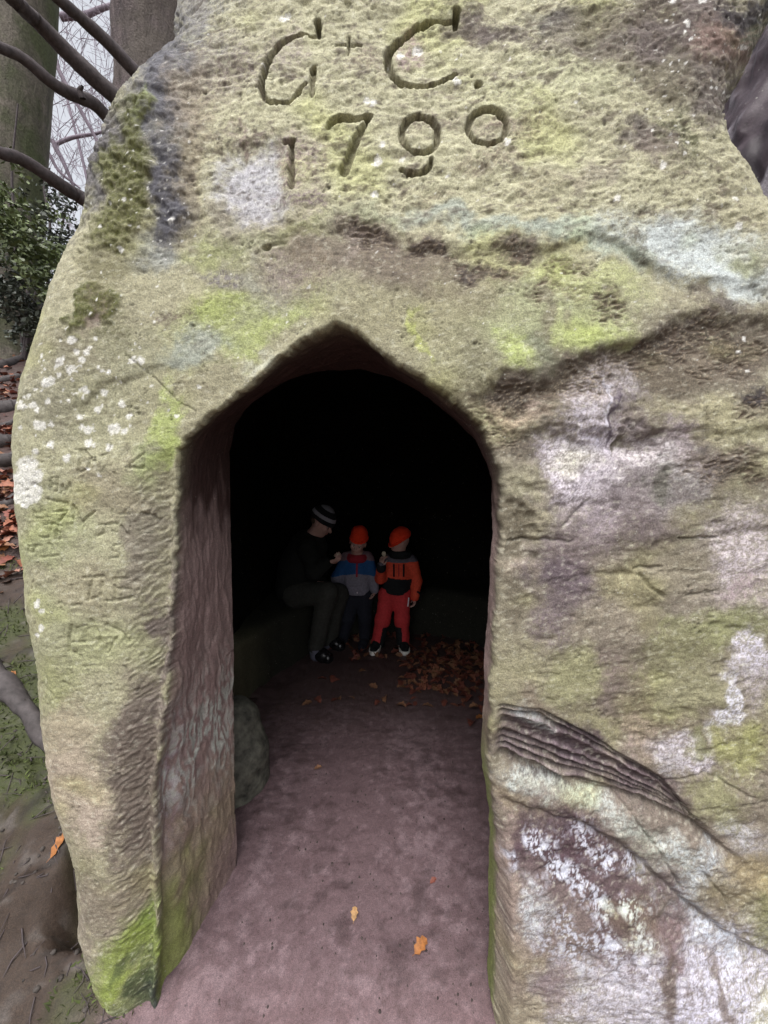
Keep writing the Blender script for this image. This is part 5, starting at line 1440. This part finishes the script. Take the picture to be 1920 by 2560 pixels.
def beanie(name, W, hh, M3, mats, parent, tilt=0.0, low=0.10, tall=1.28, wide=0.80, back=0.0, paint=None, dome=None):
    r, f, u_ = M3
    b = Body()
    nrm = u_ * math.cos(tilt) - f * math.sin(tilt) + r * back
    nrm /= np.linalg.norm(nrm)
    base = W(0, 0.0, low)
    off = float(base @ nrm)
    zc = 0.18
    b.ell(W(0, -0.12, zc), np.array([wide, wide * 1.18, tall - zc]) * hh, M3, 0.02, 0, (nrm, off))
    if dome is not None:
        b.ell(W(*dome[0]), np.array(dome[1]) * hh, M3, 0.04, 0, (nrm, off))
    o = b.build(name, 0.0045, mats, parent, 0.0036, 20, 31, paint)
    # the turned-up band
    bb = Body(); n_ = 18; qs = []
    for i in range(n_ + 1):
        a0 = 2 * math.pi * i / n_
        q = W(wide * 0.97 * math.cos(a0), -0.12 + wide * 1.13 * math.sin(a0), low)
        q = q + u_ * (off - float(q @ nrm)) / float(u_ @ nrm) + nrm * 0.12 * hh
        qs.append(q)
    for a_, b_ in zip(qs[:-1], qs[1:]): bb.cap(a_, b_, 0.115 * hh, None, 0.006)
    if paint is None: bb.build('hat_band', 0.004, mats[:1], parent, 0.0018, 60, 33)
    return o, nrm, off

def shoe(name, ankle, toe, width, mats, parent, hgt=0.06, sole=None):
    a = np.array(ankle, float); t = np.array(toe, float)
    d = t - a; d[2] = 0; L = np.linalg.norm(d); d /= L
    gz0 = ground_z(a[0] + d[0] * L * 0.5, a[1] + d[1] * L * 0.5)
    heel = a - d * 0.028
    b = Body()
    p = lambda s_, z_: np.array([heel[0] + d[0] * (L + 0.028) * s_, heel[1] + d[1] * (L + 0.028) * s_, gz0 + z_])
    b.cap(p(0.15, hgt * 0.62), p(0.55, hgt * 0.60), width * 0.42, width * 0.46, 0.02)
    b.cap(p(0.55, hgt * 0.55), p(0.86, hgt * 0.42), width * 0.46, width * 0.40, 0.02)
    b.cap(p(0.22, hgt * 0.8), p(0.26, hgt * 1.5), width * 0.42, width * 0.36, 0.02)
    o = b.build(name, 0.005, mats, parent)
    if sole is not None:
        V, Q = [], []
        n = 26
        sd = np.array([-d[1], d[0], 0])
        for z_, k in ((0.0, 1.0), (0.018, 1.06), (0.036, 1.03)):
            for i in range(n):
                th = 2 * math.pi * i / n
                s_ = 0.5 - 0.56 * math.cos(th)
                wd = width * 0.54 * math.sin(th) * (0.86 + 0.18 * s_) * k
                q = p(s_ * k + 0.5 * (1 - k), z_) + sd * wd
                V.append(q)
        id_ = np.arange(3 * n).reshape(3, n)
        F_ = [tuple(int(c) for c in (id_[k, i], id_[k, (i + 1) % n], id_[k + 1, (i + 1) % n], id_[k + 1, i])) for k in range(2) for i in range(n)]
        F_.append(tuple(int(c) for c in id_[2])); F_.append(tuple(int(c) for c in id_[0][::-1]))
        mesh_from('sole', np.array(V), F_, [sole], o)
    return o

# ---- child in the blue and grey jacket
def child_blue():
    D = 3.36
    c = at(895, 1357, D - 0.02)
    root_ = empty('person', (*at(885, 1500, D)[:2], 0), 'small child in a blue and grey jacket, dark trousers and orange beanie, looking down', 'person', 'people inside the hollow')
    A = lambda x, y, dd=0.0: at(x, y, D + dd)
    hh = 0.098
    fwd = np.array([-0.16, -0.90, -0.34]); up = np.array([0.22, -0.30, 0.92])
    sk = Body()
    W, M3 = add_head(sk, c, hh, fwd, up)
    sk.cap(A(893, 1372), A(893, 1394, 0.02), 0.045, 0.055, 0.02)
    sk.cap(A(893, 1394, .03), A(893, 1480, .03), 0.075, 0.085, 0.03, flat=((0, 1, 0), .75))
    # arms: shoulder, elbow, wrist
    sh1, el1, wr1 = A(921, 1402, .02), A(934, 1441, .0), A(936, 1474, -.05)
    sh0, el0, wr0 = A(863, 1402, .02), A(841, 1444, .02), A(850, 1468, -.06)
    for p_ in ((sh1, el1, wr1), (sh0, el0, wr0)):
        sk.cap(p_[0], p_[1], .028, .022, .01); sk.cap(p_[1], p_[2], .022, .017, .01)
    add_hand(sk, wr1, wr1 - el1 + np.array([-.02, -.01, -.02]), (-1, -0.2, 0), 0.105, 1, 0.45)
    add_hand(sk, wr0, np.array([0.4, -.35, -.8]), (0.9, 0.2, 0), 0.105, -1, 0.55)
    hp1, kn1, an1 = A(910, 1490, .02), A(912, 1545, -.01), A(911, 1597, .03)
    hp0, kn0, an0 = A(880, 1490, .02), A(870, 1545, -.01), A(857, 1597, .03)
    for p_ in ((hp1, kn1, an1), (hp0, kn0, an0)):
        sk.cap(p_[0], p_[1], .05, .038, .02); sk.cap(p_[1], p_[2], .036, .026, .02)
    sk.cap(hp0, hp1, .06, None, .03)
    sk.build('body', 0.0042, [M_SKIN], root_)
    face_bits(W, hh, root_, M3)
    beanie('beanie', W, hh, M3, [M_HATO], root_, tilt=-0.10, low=0.38, tall=1.54, wide=0.75, back=0.10, dome=((0.12, -0.2, 0.95), (0.66, 0.76, 0.56)))
    hd = Body()
    for a0 in np.linspace(0, 2 * math.pi, 14, endpoint=False):
        q = A(893, 1386, .02) + np.array([0.066 * math.cos(a0), 0.064 * math.sin(a0), -0.02 * (math.sin(a0) < 0) - 0.01])
        a1_ = a0 + 2 * math.pi / 14
        q2 = A(893, 1386, .02) + np.array([0.066 * math.cos(a1_), 0.064 * math.sin(a1_), -0.02 * (math.sin(a1_) < 0) - 0.01])
        hd.cap(q, q2, .034, None, .012)
    hd.build('hood', 0.005, [M_RED], root_, .003, 22, 3)
    j = Body()
    j.cap(A(893, 1404, .03), A(893, 1436, .02), 0.108, 0.118, 0.04, 1, ((0, 1, 0), .72))
    j.cap(A(893, 1436, .02), A(893, 1490, .02), 0.116, 0.122, 0.04, 1, ((0, 1, 0), .76))
    j.cap(A(868, 1393, .03), A(918, 1393, .03), .052, None, .03, 1)
    j.clip((0.04, -0.12, 1), float(A(893, 1482)[2] + 0.04 * A(893, 1482)[0] - 0.12 * A(893, 1482, 0.0)[1]))
    for p_ in ((sh1, el1, wr1), (sh0, el0, wr0)):
        j.cap(p_[0], p_[1], .054, .048, .025, 2); j.cap(p_[1], p_[2], .047, .038, .02, 2)
    zb0, zb1 = A(893, 1399)[2], A(893, 1432)[2]
    xm = A(893, 1400)[0]
    def pj(cc_, tg):
        z_ = cc_[:, 2] + 0.20 * np.abs(cc_[:, 0] - xm) - 0.01
        band = (z_ > zb1 + 0.0) & (z_ < zb0 + 0.01)
        zip_ = np.abs(cc_[:, 0] - xm) < 0.008
        out = np.where(band, 1, np.where(z_ >= zb0 + 0.01, 2, 0))
        front = cc_[:, 1] < A(893, 1400)[1] + 0.02
        return np.where(zip_ & front & (cc_[:, 2] > zb1 - 0.02), 3, out)
    jk = j.build('jacket', 0.005, [M_GREYJ, M_BLUE, M_YOKE, M_RED], root_, .0055, 15, 41, pj)
    pt = A(893, 1481, -.105)
    Body().cap(pt, pt + np.array([0, 0, -0.006]), .005, None, .001).build('zip_pull', 0.002, [M_REFL], jk)
    t_ = Body()
    t_.cap(hp0, hp1, .082, None, .03, 0, ((0, 1, 0), .85))
    for p_ in ((hp1, kn1, an1), (hp0, kn0, an0)):
        t_.cap(p_[0], p_[1], .074, .058, .03); t_.cap(p_[1], p_[2], .058, .048, .03)
    t_.build('trousers', 0.006, [M_NAVY], root_, .006, 13, 43)
    for an, px_t in ((an1, 905), (an0, 855)):
        s_ = Body().cap(an + np.array([0, -.005, -.02]), an + np.array([0, -.005, -.055]), .036, .032, .01)
        s_.build('sock', 0.004, [M_SOCK], root_)
        shoe('shoe', an, an + np.array([-0.02, -0.17, 0]), 0.085, [M_NAVY], root_, 0.055)
child_blue()

# ---- child in orange and red
def child_orange():
    D = 3.30
    A = lambda x, y, dd=0.0: at(x, y, D + dd)
    root_ = empty('person', (*A(975, 1500)[:2], 0), 'small child in an orange jacket and red trousers, head turned aside under an orange beanie', 'person', 'people inside the hollow')
    hh = 0.098
    c = A(998, 1356)
    fwd = np.array([-0.93, -0.34, -0.08]); up = np.array([-0.05, 0.02, 1.0])
    sk = Body()
    W, M3 = add_head(sk, c, hh, fwd, up)
    sk.cap(A(1000, 1372), A(998, 1396, .02), 0.045, 0.055, 0.02)
    sk.cap(A(997, 1396, .03), A(990, 1480, .03), 0.075, 0.085, 0.03, flat=((0, 1, 0), .75))
    sh1, el1, wr1 = A(1031, 1408, .02), A(1042, 1452, .02), A(1037, 1493, -.03)
    sh0, el0, wr0 = A(965, 1408, .02), A(951, 1446, -.05), A(953, 1415, -.17)
    for p_ in ((sh1, el1, wr1), (sh0, el0, wr0)):
        sk.cap(p_[0], p_[1], .028, .022, .01); sk.cap(p_[1], p_[2], .022, .017, .01)
    add_hand(sk, wr1, np.array([-.06, -.05, -1.0]), (-1, -0.1, 0.05), 0.115, 1, 0.42)
    g = add_hand(sk, wr0, np.array([0.10, -.10, 1.0]), (0.75, 0.55, 0.15), 0.115, -1, 0.55)
    hp1, kn1, an1 = A(1004, 1487, .02), A(1005, 1550, -.02), A(1008, 1610, .02)
    hp0, kn0, an0 = A(970, 1487, .02), A(956, 1550, -.02), A(943, 1608, .02)
    for p_ in ((hp1, kn1, an1), (hp0, kn0, an0)):
        sk.cap(p_[0], p_[1], .05, .038, .02); sk.cap(p_[1], p_[2], .036, .026, .02)
    sk.cap(hp0, hp1, .06, None, .03)
    sk.build('body', 0.0042, [M_SKIN], root_)
    face_bits(W, hh, root_, M3)
    beanie('beanie', W, hh, M3, [M_HATO], root_, tilt=-0.50, low=0.16, tall=1.34, wide=0.84, dome=((0, -0.42, 0.62), (0.70, 0.62, 0.62)))
    nk = Body()
    for a0 in np.linspace(0, 2 * math.pi, 14, endpoint=False):
        a1_ = a0 + 2 * math.pi / 14
        o_ = A(1000, 1385, .01)
        nk.cap(o_ + np.array([.068 * math.cos(a0), .062 * math.sin(a0), 0]), o_ + np.array([.068 * math.cos(a1_), .062 * math.sin(a1_), 0]), .032, None, .012)
    nk.build('neck_gaiter', 0.005, [M_BLK], root_, .002, 22, 5)
    j = Body()
    j.cap(A(998, 1406, .03), A(995, 1440, .02), 0.108, 0.118, 0.04, 1, ((0, 1, 0), .72))
    j.cap(A(995, 1440, .02), A(987, 1490, .02), 0.116, 0.124, 0.04, 1, ((0, 1, 0), .76))
    j.cap(A(970, 1399, .03), A(1026, 1399, .03), .050, None, .03, 1)
    j.clip((0.04, -0.12, 1), float(A(990, 1481)[2] + 0.04 * A(990, 1481)[0] - 0.12 * A(990, 1481)[1]))
    for p_ in ((sh1, el1, wr1), (sh0, el0, wr0)):
        j.cap(p_[0], p_[1], .054, .047, .025, 2); j.cap(p_[1], p_[2], .046, .038, .02, 2)
    zy, zb0 = A(998, 1405)[2], A(990, 1443)[2]
    def pj(cc_, tg):
        out = np.zeros(len(cc_), int)
        xr = (cc_[:, 0] - A(998, 1400)[0])
        out[(cc_[:, 2] > zy + 0.05 * np.abs(xr)) ] = 1
        out[(cc_[:, 2] < zb0 - 0.10 * xr) & (np.abs(xr + 0.02) < 0.15) & (tg == 1)] = 2
        return out
    jk = j.build('jacket', 0.005, [M_ORJ, M_SLATE, M_BLK], root_, .005, 15, 51, pj)
    fy = A(998, 1420)[1] - 0.078
    for xx, mm, w_ in ((984, M_BLK, .0075), (1008, M_BLK, .0075), (996, M_RED, .004)):
        a = A(xx, 1407); e = A(xx, 1434)
        a[1] = fy + .004; e[1] = fy - .012
        Body().cap(a, e, w_, None, .002).build('zip', 0.003, [mm], jk)
    cf_ = Body().cap(A(1044, 1480, -.045), A(1050, 1486, -.02), .012, None, .004); cf_.build('cuff_tab', 0.003, [M_BLK], jk)
    cb = Body().cap(wr0 + np.array([0, 0, -.02]), wr0 + np.array([0, 0, -.005]), .040, None, .006); cb.build('cuff', 0.004, [M_BLK], jk)
    t_ = Body()
    t_.cap(hp0, hp1, .084, None, .03, 0, ((0, 1, 0), .85))
    for p_, q_ in (((hp1, kn1, an1), 1), ((hp0, kn0, an0), 2)):
        t_.cap(p_[0], p_[1], .077, .063, .03, 3); t_.cap(p_[1], p_[2] + np.array([0, 0, -.015]), .063, .055, .03, q_)
    zk = A(980, 1561)[2]
    def pt_(cc_, tg):
        out = np.zeros(len(cc_), int)
        f = np.clip((cc_[:, 2]) / kn0[2], 0, 1)
        x0 = an0[0] + (kn0[0] - an0[0]) * f; x1 = an1[0] + (kn1[0] - an1[0]) * f
        out[(tg == 2) & (cc_[:, 2] < zk) & (cc_[:, 0] > x0 + 0.012)] = 1
        out[(tg == 1) & (cc_[:, 2] < zk) & (cc_[:, 0] < x1 - 0.008)] = 1
        return out
    tr = t_.build('trousers', 0.006, [M_REDT, M_BLK], root_, .0065, 13, 53, pt_)
    q = A(1022, 1495, -.065)
    Body().cap(q, A(1020, 1515, -.065), .006, None, .002).build('reflective_tag', 0.003, [M_REFL], tr)
    shoe('shoe', an0, an0 + np.array([-0.035, -0.175, 0]), 0.088, [M_BLK], root_, 0.055, M_WHITE)
    shoe('shoe', an1, an1 + np.array([0.01, -0.175, 0]), 0.088, [M_BLK], root_, 0.055, M_WHITE)
    return g
grip_child = child_orange()

# ---- adult sitting on the bench
def adult():
    D = 3.18
    A = lambda x, y, dd=0.0: at(x, y, D + dd)
    root_ = empty('person', (*A(770, 1500)[:2], 0), 'seated adult in dark coat, olive trousers, black boots and a striped grey and black beanie', 'person', 'people inside the hollow')
    hh = 0.118
    c = A(806, 1305)
    fwd = np.array([0.84, -0.25, -0.55]); up = np.array([0.50, -0.12, 0.86])
    sk = Body()
    W, M3 = add_head(sk, c, hh, fwd, up)
    sk.cap(A(796, 1322), A(772, 1352, .03), 0.058, 0.065, 0.02)
    hip = A(738, 1474, .06)
    sk.cap(A(766, 1362, .04), hip, 0.11, 0.12, 0.03)
    shN, elN, wrN = A(770, 1372, -.10), A(786, 1428, -.20), A(816, 1408, -.22)
    shF, elF, wrF = A(778, 1366, .20), A(798, 1430, .20), A(800, 1452, .02)
    for p_ in ((shN, elN, wrN), (shF, elF, wrF)):
        sk.cap(p_[0], p_[1], .045, .036, .01); sk.cap(p_[1], p_[2], .034, .026, .01)
    g = add_hand(sk, wrN, np.array([0.95, -.05, 0.22]), (-0.1, 0.35, 0.9), 0.165, -1, 0.60)
    add_hand(sk, wrF, np.array([0.3, -.9, -.15]), (-0.2, 0.1, -1), 0.165, 1, 0.35)
    hN, kN, aN = A(742, 1484, -.02), A(818, 1482, -.20), A(790, 1615, -.10)
    hF, kF, aF = A(745, 1480, .18), A(846, 1484, .08), A(824, 1600, .12)
    for p_ in ((hN, kN, aN), (hF, kF, aF)):
        sk.cap(p_[0], p_[1], .08, .055, .02); sk.cap(p_[1], p_[2], .052, .036, .02)
    sk.build('body', 0.005, [M_SKIN], root_)
    face_bits(W, hh, root_, M3)
    zt, = [0]
    up_n = M3[2]
    o_ = W(0, 0, 0) @ up_n
    def ph(cc_, tg):
        e = (cc_ @ up_n - o_) / hh
        out = np.zeros(len(cc_), int)
        out[(e > 0.42) & (e < 0.66)] = 1
        out[e > 1.02] = 1
        return out
    beanie('beanie', W, hh, M3, [M_BLK, M_HATG], root_, tilt=-0.05, low=0.12, tall=1.22, wide=0.84, paint=ph)
    hr = Body().ell(W(0, -0.42, -0.05), np.array([.66, .46, .42]) * hh, M3, .02); hr.build('hair', 0.005, [M_HAIR], root_, .003, 30, 9)
    j = Body()
    j.cap(A(770, 1372, .05), A(748, 1420, .06), 0.165, 0.165, 0.05, 0)
    j.cap(A(748, 1420, .06), A(738, 1468, .06), 0.165, 0.17, 0.05, 0)
    j.cap(A(768, 1368, -.08), A(776, 1364, .19), .075, None, .04)
    for p_ in ((shN, elN, wrN), (shF, elF, wrF)):
        j.cap(p_[0], p_[1], .082, .068, .03); j.cap(p_[1], p_[2], .064, .050, .03)
    j.cap(A(782, 1348, .03), A(778, 1354, .03), .085, None, .03)
    j.build('coat', 0.008, [M_COAT], root_, .009, 9, 61)
    t_ = Body()
    t_.cap(hN, hF, .12, None, .04)
    for p_ in ((hN, kN, aN), (hF, kF, aF)):
        t_.cap(p_[0], p_[1], .108, .085, .04); t_.cap(p_[1], p_[2], .082, .066, .03)
    t_.build('trousers', 0.008, [M_OLIVE], root_, .009, 9, 63)
    for an, to in ((aN, A(826, 1660, -.16)), (aF, A(856, 1628, .06))):
        cfh = Body().cap(an + np.array([0, 0, .02]), an + np.array([.005, 0, -.07]), .066, .058, .02)
        cfh.build('trouser_cuff', 0.006, [M_DENIM], root_, .004, 14, 65)
        shoe('boot', an, to, 0.115, [M_BOOT], root_, 0.085)
    return g
grip_adult = adult()

M_BISC = plain('pale_biscuit', (0.62, 0.55, 0.42), 0.8, 80, 0.15)
def held(name, p, r, label, cat, mat, rot=0.4):
    M3 = np.array(Matrix.Rotation(rot, 3, 'Y'))
    b = Body().ell(p, r, M3, .004)
    o = b.build(name, 0.0035, [mat], None, .0015, 60, 71)
    return tag(o, label, cat)
held('biscuit', at(842, 1387, 2.97), (.026, .020, .012), 'pale biscuit in the fingers of the seated adult', 'biscuit', M_BISC)
held('biscuit', grip_child + np.array([.006, -.0, .045]), (.018, .014, .022), 'small snack held to the mouth of the child in orange', 'biscuit', M_BISC, 0.1)

# ------------------------------------------------------------------ fallen leaves
def leaf_shape(lob=0.16, n=7):
    """a curled oak-like leaf lying about the origin, 1 long"""
    V, F_ = [], []
    for i in range(n):
        t = i / (n - 1)
        w = 0.30 * math.sin(math.pi * min(1, t * 0.93 + 0.04)) ** 0.8 * (1 + lob * (1 if i % 2 else -1) * 1.6) if 0 < i < n - 1 else 0.02
        z = 0.10 * math.sin(t * 2.4)
        V += [(t - .5, -w, z + 0.30 * w), (t - .5, 0, z), (t - .5, w, z + 0.42 * w)]
    for i in range(n - 1):
        for k in (0, 1):
            a = 3 * i + k
            F_.append((a, a + 3, a + 4, a + 1))
    # the stalk
    m = len(V)
    V += [(-.5, -.012, 0), (-.5, .012, 0), (-.72, .01, .04), (-.72, -.01, .04)]
    F_.append((m, m + 1, m + 2, m + 3))
    return np.array(V), np.array(F_)
LV, LF = leaf_shape()
def leaf_mat(name, rgb): return plain(name, rgb, 0.6, 70, 0.4, 0.002, 0.35)
M_L = [leaf_mat('orange_brown_leaf', (0.27, 0.105, 0.03)), leaf_mat('tan_leaf', (0.34, 0.20, 0.09)), leaf_mat('dark_red_leaf', (0.16, 0.05, 0.035)), leaf_mat('brown_leaf', (0.22, 0.11, 0.06)), leaf_mat('pinkish_leaf', (0.30, 0.15, 0.11)), leaf_mat('russet_leaf', (0.26, 0.10, 0.06))]
def leaf(px_, py_, size, yaw, mi, label):
    q = hit_ground(px_, py_)
    c, s = math.cos(yaw), math.sin(yaw)
    V = LV * size
    V = np.stack([V[:, 0] * c - V[:, 1] * s, V[:, 0] * s + V[:, 1] * c, V[:, 2]], -1)
    zz = np.array([ground_z(q[0] + a, q[1] + b) for a, b in V[:, :2]])
    V[:, 2] += zz + 0.004
    V[:, :2] += q[:2]
    o = mesh_from('fallen_leaf', V, LF, [M_L[mi]], None, smooth=False)
    return tag(o, label, 'leaf', 'single fallen leaves')
leaf(1052, 2372, 0.060, 0.7, 0, 'largest orange brown leaf lying on the bare floor in the doorway')
leaf(886, 2292, 0.042, 1.5, 1, 'tan leaf with ragged edges near the middle of the doorway floor')
leaf(1083, 2208, 0.030, 0.5, 2, 'tiny dark red leaf scrap on the doorway floor')
leaf(150, 2115, 0.060, 1.1, 0, 'bright orange leaf on the dark earth left of the pillar')
leaf(795, 1925, 0.040, 0.2, 3, 'small brown leaf far back on the floor')
leaf(1200, 1797, 0.060, 0.1, 0, 'brown leaf on the floor close to the right jamb')
leaf(768, 1762, 0.070, 0.5, 3, 'dull brown leaf on the shaded floor before the adult')
leaf(28, 1692, 0.040, 0.3, 0, 'small orange leaf above the root left of the pillar')
leaf(22, 1690 - 460, 0.11, 0.2, 4, 'pinkish leaf among the roots up the bank')
leaf(18, 1355, 0.075, 1.2, 4, 'pale pink leaf on the path just left of the boulder')
leaf(6, 1375, 0.075, 0.1, 0, 'orange leaf at the edge of the path up the bank')

def litter(name, spots, label, seed, smin=0.05, smax=0.10, pick=(0, 3, 3, 2, 4, 1)):
    rr_ = random.Random(seed)
    Vs, Fs, Ms, o = [], [], [], 0
    for (x, y, z, tilt) in spots:
        sz = rr_.uniform(smin, smax)
        Rm = np.array(Matrix.Rotation(rr_.uniform(0, 6.28), 3, 'Z') @ Matrix.Rotation(rr_.gauss(0, tilt), 3, 'X') @ Matrix.Rotation(rr_.gauss(0, tilt), 3, 'Y'))
        V = (LV * sz * np.array([1, 1, rr_.uniform(.3, 2.2)])) @ Rm.T + np.array([x, y, z])
        Vs.append(V); Fs.append(LF + o); o += len(V)
        Ms += [rr_.choice(pick)] * len(LF)
    ob = mesh_from(name, np.vstack(Vs), np.vstack(Fs), M_L, None, smooth=False, fmat=Ms)
    return tag(ob, label, None, None, 'stuff')
rl = random.Random(91)
sp_ = []
while len(sp_) < 300:
    px_, py_ = rl.gauss(1130, 85), rl.gauss(1672, 38)
    if not (1000 < px_ < 1300 and 1612 < py_ < 1762): continue
    q = at(px_, py_, 1.0); r = ray(px_, py_); t = CAM_H / -r[2]; q = r * t
    if q[1] > 3.6 or q[0] > 1.0: continue
    sp_.append((q[0], q[1], ground_z(q[0], q[1]) + rl.uniform(0.002, 0.012), 0.18))
for _ in range(120):
    x, y = rl.uniform(-0.6, 0.9), rl.uniform(3.05, 3.6)
    sp_.append((x, y, ground_z(x, y) + rl.uniform(.003, .015), 0.3))
for _ in range(26):
    x, y = rl.uniform(-0.5, 0.6), rl.uniform(2.2, 3.2)
    if rl.random() < 0.5 or abs(x) > .25: sp_.append((x, y, ground_z(x, y) + .005, 0.2))
litter('leaf_litter', sp_, 'drift of brown beech and oak leaves on the floor of the hollow', 92, 0.045, 0.08, (3, 3, 2, 2, 2, 5))
sp_ = []
while len(sp_) < 520:
    px_, py_ = rl.uniform(-120, 130), rl.choice([rl.gauss(960, 25), rl.gauss(1085, 20), rl.gauss(1225, 25), rl.gauss(1330, 40), rl.uniform(880, 1500)])
    q = hit_ground(px_, py_)
    if q[1] < 1.5: continue
    sp_.append((q[0], q[1], q[2] + rl.uniform(0.0, 0.03), 0.3))
for _ in range(900):
    y = rl.uniform(2.6, 7.5); x = -rl.uniform(1.0, 2.2) * y * 0.95
    if x > -1.3: continue
    sp_.append((x, y, ground_z(x, y) + rl.uniform(0.0, 0.02), 0.3))
litter('leaf_litter', sp_, 'reddish fallen leaves scattered among the roots up the bank', 93, 0.06, 0.11, (3, 2, 4, 5, 3, 5, 2))

# ------------------------------------------------------------------ moss tufts and forest debris on the bank
def on_bank(n, test, seed):
    rr_ = np.random.default_rng(seed); out = []
    while len(out) < n:
        x, y = rr_.uniform(-3.6, -0.78), rr_.uniform(0.75, 3.4)
        if x / y < -1.12 or x / y > -0.55: continue
        if y > 1.2 and x > -1.06: continue
        if test(x, y, rr_): out.append((x, y, ground_z(x, y)))
    return np.array(out)
def mossy(x, y, rr_):
    a = fbm2(np.array([x / 0.35]), np.array([y / 0.3]), 4, 210)[0] + 0.5 * math.exp(-((y - 1.62) / 0.35) ** 2)
    return a > 0.02 + 0.25 * rr_.random()
MP = on_bank(6500, mossy, 701)
_r = np.random.default_rng(702)
d1 = _r.normal(size=(len(MP), 3)) * np.array([.7, .7, .5]); d1[:, 2] = np.abs(d1[:, 2]) + 0.35; d1 /= np.linalg.norm(d1, axis=1)[:, None]
d2 = np.cross(d1, _r.normal(size=(len(MP), 3))); d2 /= np.linalg.norm(d2, axis=1)[:, None]
L_ = _r.uniform(0.012, 0.030, len(MP))[:, None]
MPb = MP - np.array([0, 0, 0.003])
MV = np.stack([MPb - d2 * L_ * 0.16, MPb + d2 * L_ * 0.16, MPb + d1 * L_ * 0.6 + d2 * L_ * 0.12, MPb + d1 * L_], 1).reshape(-1, 3)
M_MOSS = plain('bank_moss', (0.075, 0.095, 0.028), 0.9, 6, 0.5, lo=(0.028, 0.036, 0.014))
tag(mesh_from('moss', MV, np.arange(len(MV)).reshape(-1, 4), [M_MOSS], None, smooth=False), 'short green moss growing on the earth bank left of the boulder', None, None, 'stuff')
DP = on_bank(900, lambda x, y, rr_: True, 703)
parts = []
for i, (x, y, z) in enumerate(DP):
    a = _r.uniform(0, 6.28); L = _r.uniform(0.02, 0.10)
    v_ = np.array([math.cos(a), math.sin(a), 0]) * L
    q0, q2 = np.array([x, y, z + .003]), np.array([x + v_[0], y + v_[1], 0]); q2[2] = ground_z(q2[0], q2[1]) + .004
    q1 = (q0 + q2) / 2 + np.array([_r.normal() * .006, _r.normal() * .006, .003])
    parts.append(tube([q0, q1, q2], [_r.uniform(.001, .0028)] * 2 + [.0008], 4))
V_, Q_ = join(parts)
tag(mesh_from('twig_debris', V_, Q_, [M_LIMB], None), 'broken bits of twig strewn over the earth bank', None, None, 'stuff')
DP = on_bank(420, lambda x, y, rr_: True, 704)
parts, mats_ = [], []
for i, (x, y, z) in enumerate(DP):
    r0 = _r.uniform(0.003, 0.010) * (1 + 0.3 * (y > 2))
    th = np.linspace(0, 2 * math.pi, 7, endpoint=False)
    rings = []
    for hz_, k in ((-.3, .8), (.25, 1.0), (.6, .55)):
        jit = _r.uniform(.75, 1.2, 7)
        rings.append(np.stack([x + r0 * k * jit * np.cos(th), y + r0 * k * jit * np.sin(th), np.full(7, z + r0 * hz_)], -1))
    v_ = np.vstack(rings + [np.array([[x, y, z + r0 * 0.7]])])
    id_ = np.arange(21).reshape(3, 7); nx_ = np.roll(id_, -1, 1)
    q_ = np.vstack([np.stack([id_[:-1], nx_[:-1], nx_[1:], id_[1:]], -1).reshape(-1, 4), np.stack([id_[2], nx_[2], np.full(7, 21), np.full(7, 21)], -1)])
    parts.append((v_, q_))
V_ = np.vstack([p[0] for p in parts]); F_ = []; o_ = 0
for v_, q_ in parts:
    for f in q_:
        f = [int(c) + o_ for c in f]
        F_.append(f[:3] if f[2] == f[3] else f)
    o_ += len(v_)
M_PEB = plain('pebble_stone', (0.055, 0.047, 0.042), 0.8, 40, 0.5)
tag(mesh_from('gravel', V_, F_, [M_PEB], None), 'small stones and crumbs of earth on the bank', None, None, 'stuff')
# crumbs and dark specks on the trodden floor
parts = []
for i in range(260):
    x, y = _r.uniform(-0.55, 0.42), _r.uniform(0.75, 2.6)
    z = ground_z(x, y); r0 = _r.uniform(0.002, 0.0055)
    th = np.linspace(0, 2 * math.pi, 6, endpoint=False); jit = _r.uniform(.7, 1.2, 6)
    v_ = np.vstack([np.stack([x + r0 * jit * np.cos(th), y + r0 * jit * np.sin(th), np.full(6, z - .001)], -1), np.stack([x + .7 * r0 * jit * np.cos(th), y + .7 * r0 * jit * np.sin(th), np.full(6, z + r0 * .7)], -1)])
    parts.append((v_, np.array([[k, (k + 1) % 6, 6 + (k + 1) % 6, 6 + k] for k in range(6)] + [[6, 7, 8, 9], [6, 9, 10, 11]])))
V_, Q_ = join(parts)
M_CRUMB = plain('dark_crumb', (0.05, 0.038, 0.036), 0.8, 40, 0.6)
tag(mesh_from('gravel', V_, Q_, [M_CRUMB], None), 'dark crumbs of grit on the trodden floor', None, None, 'stuff')
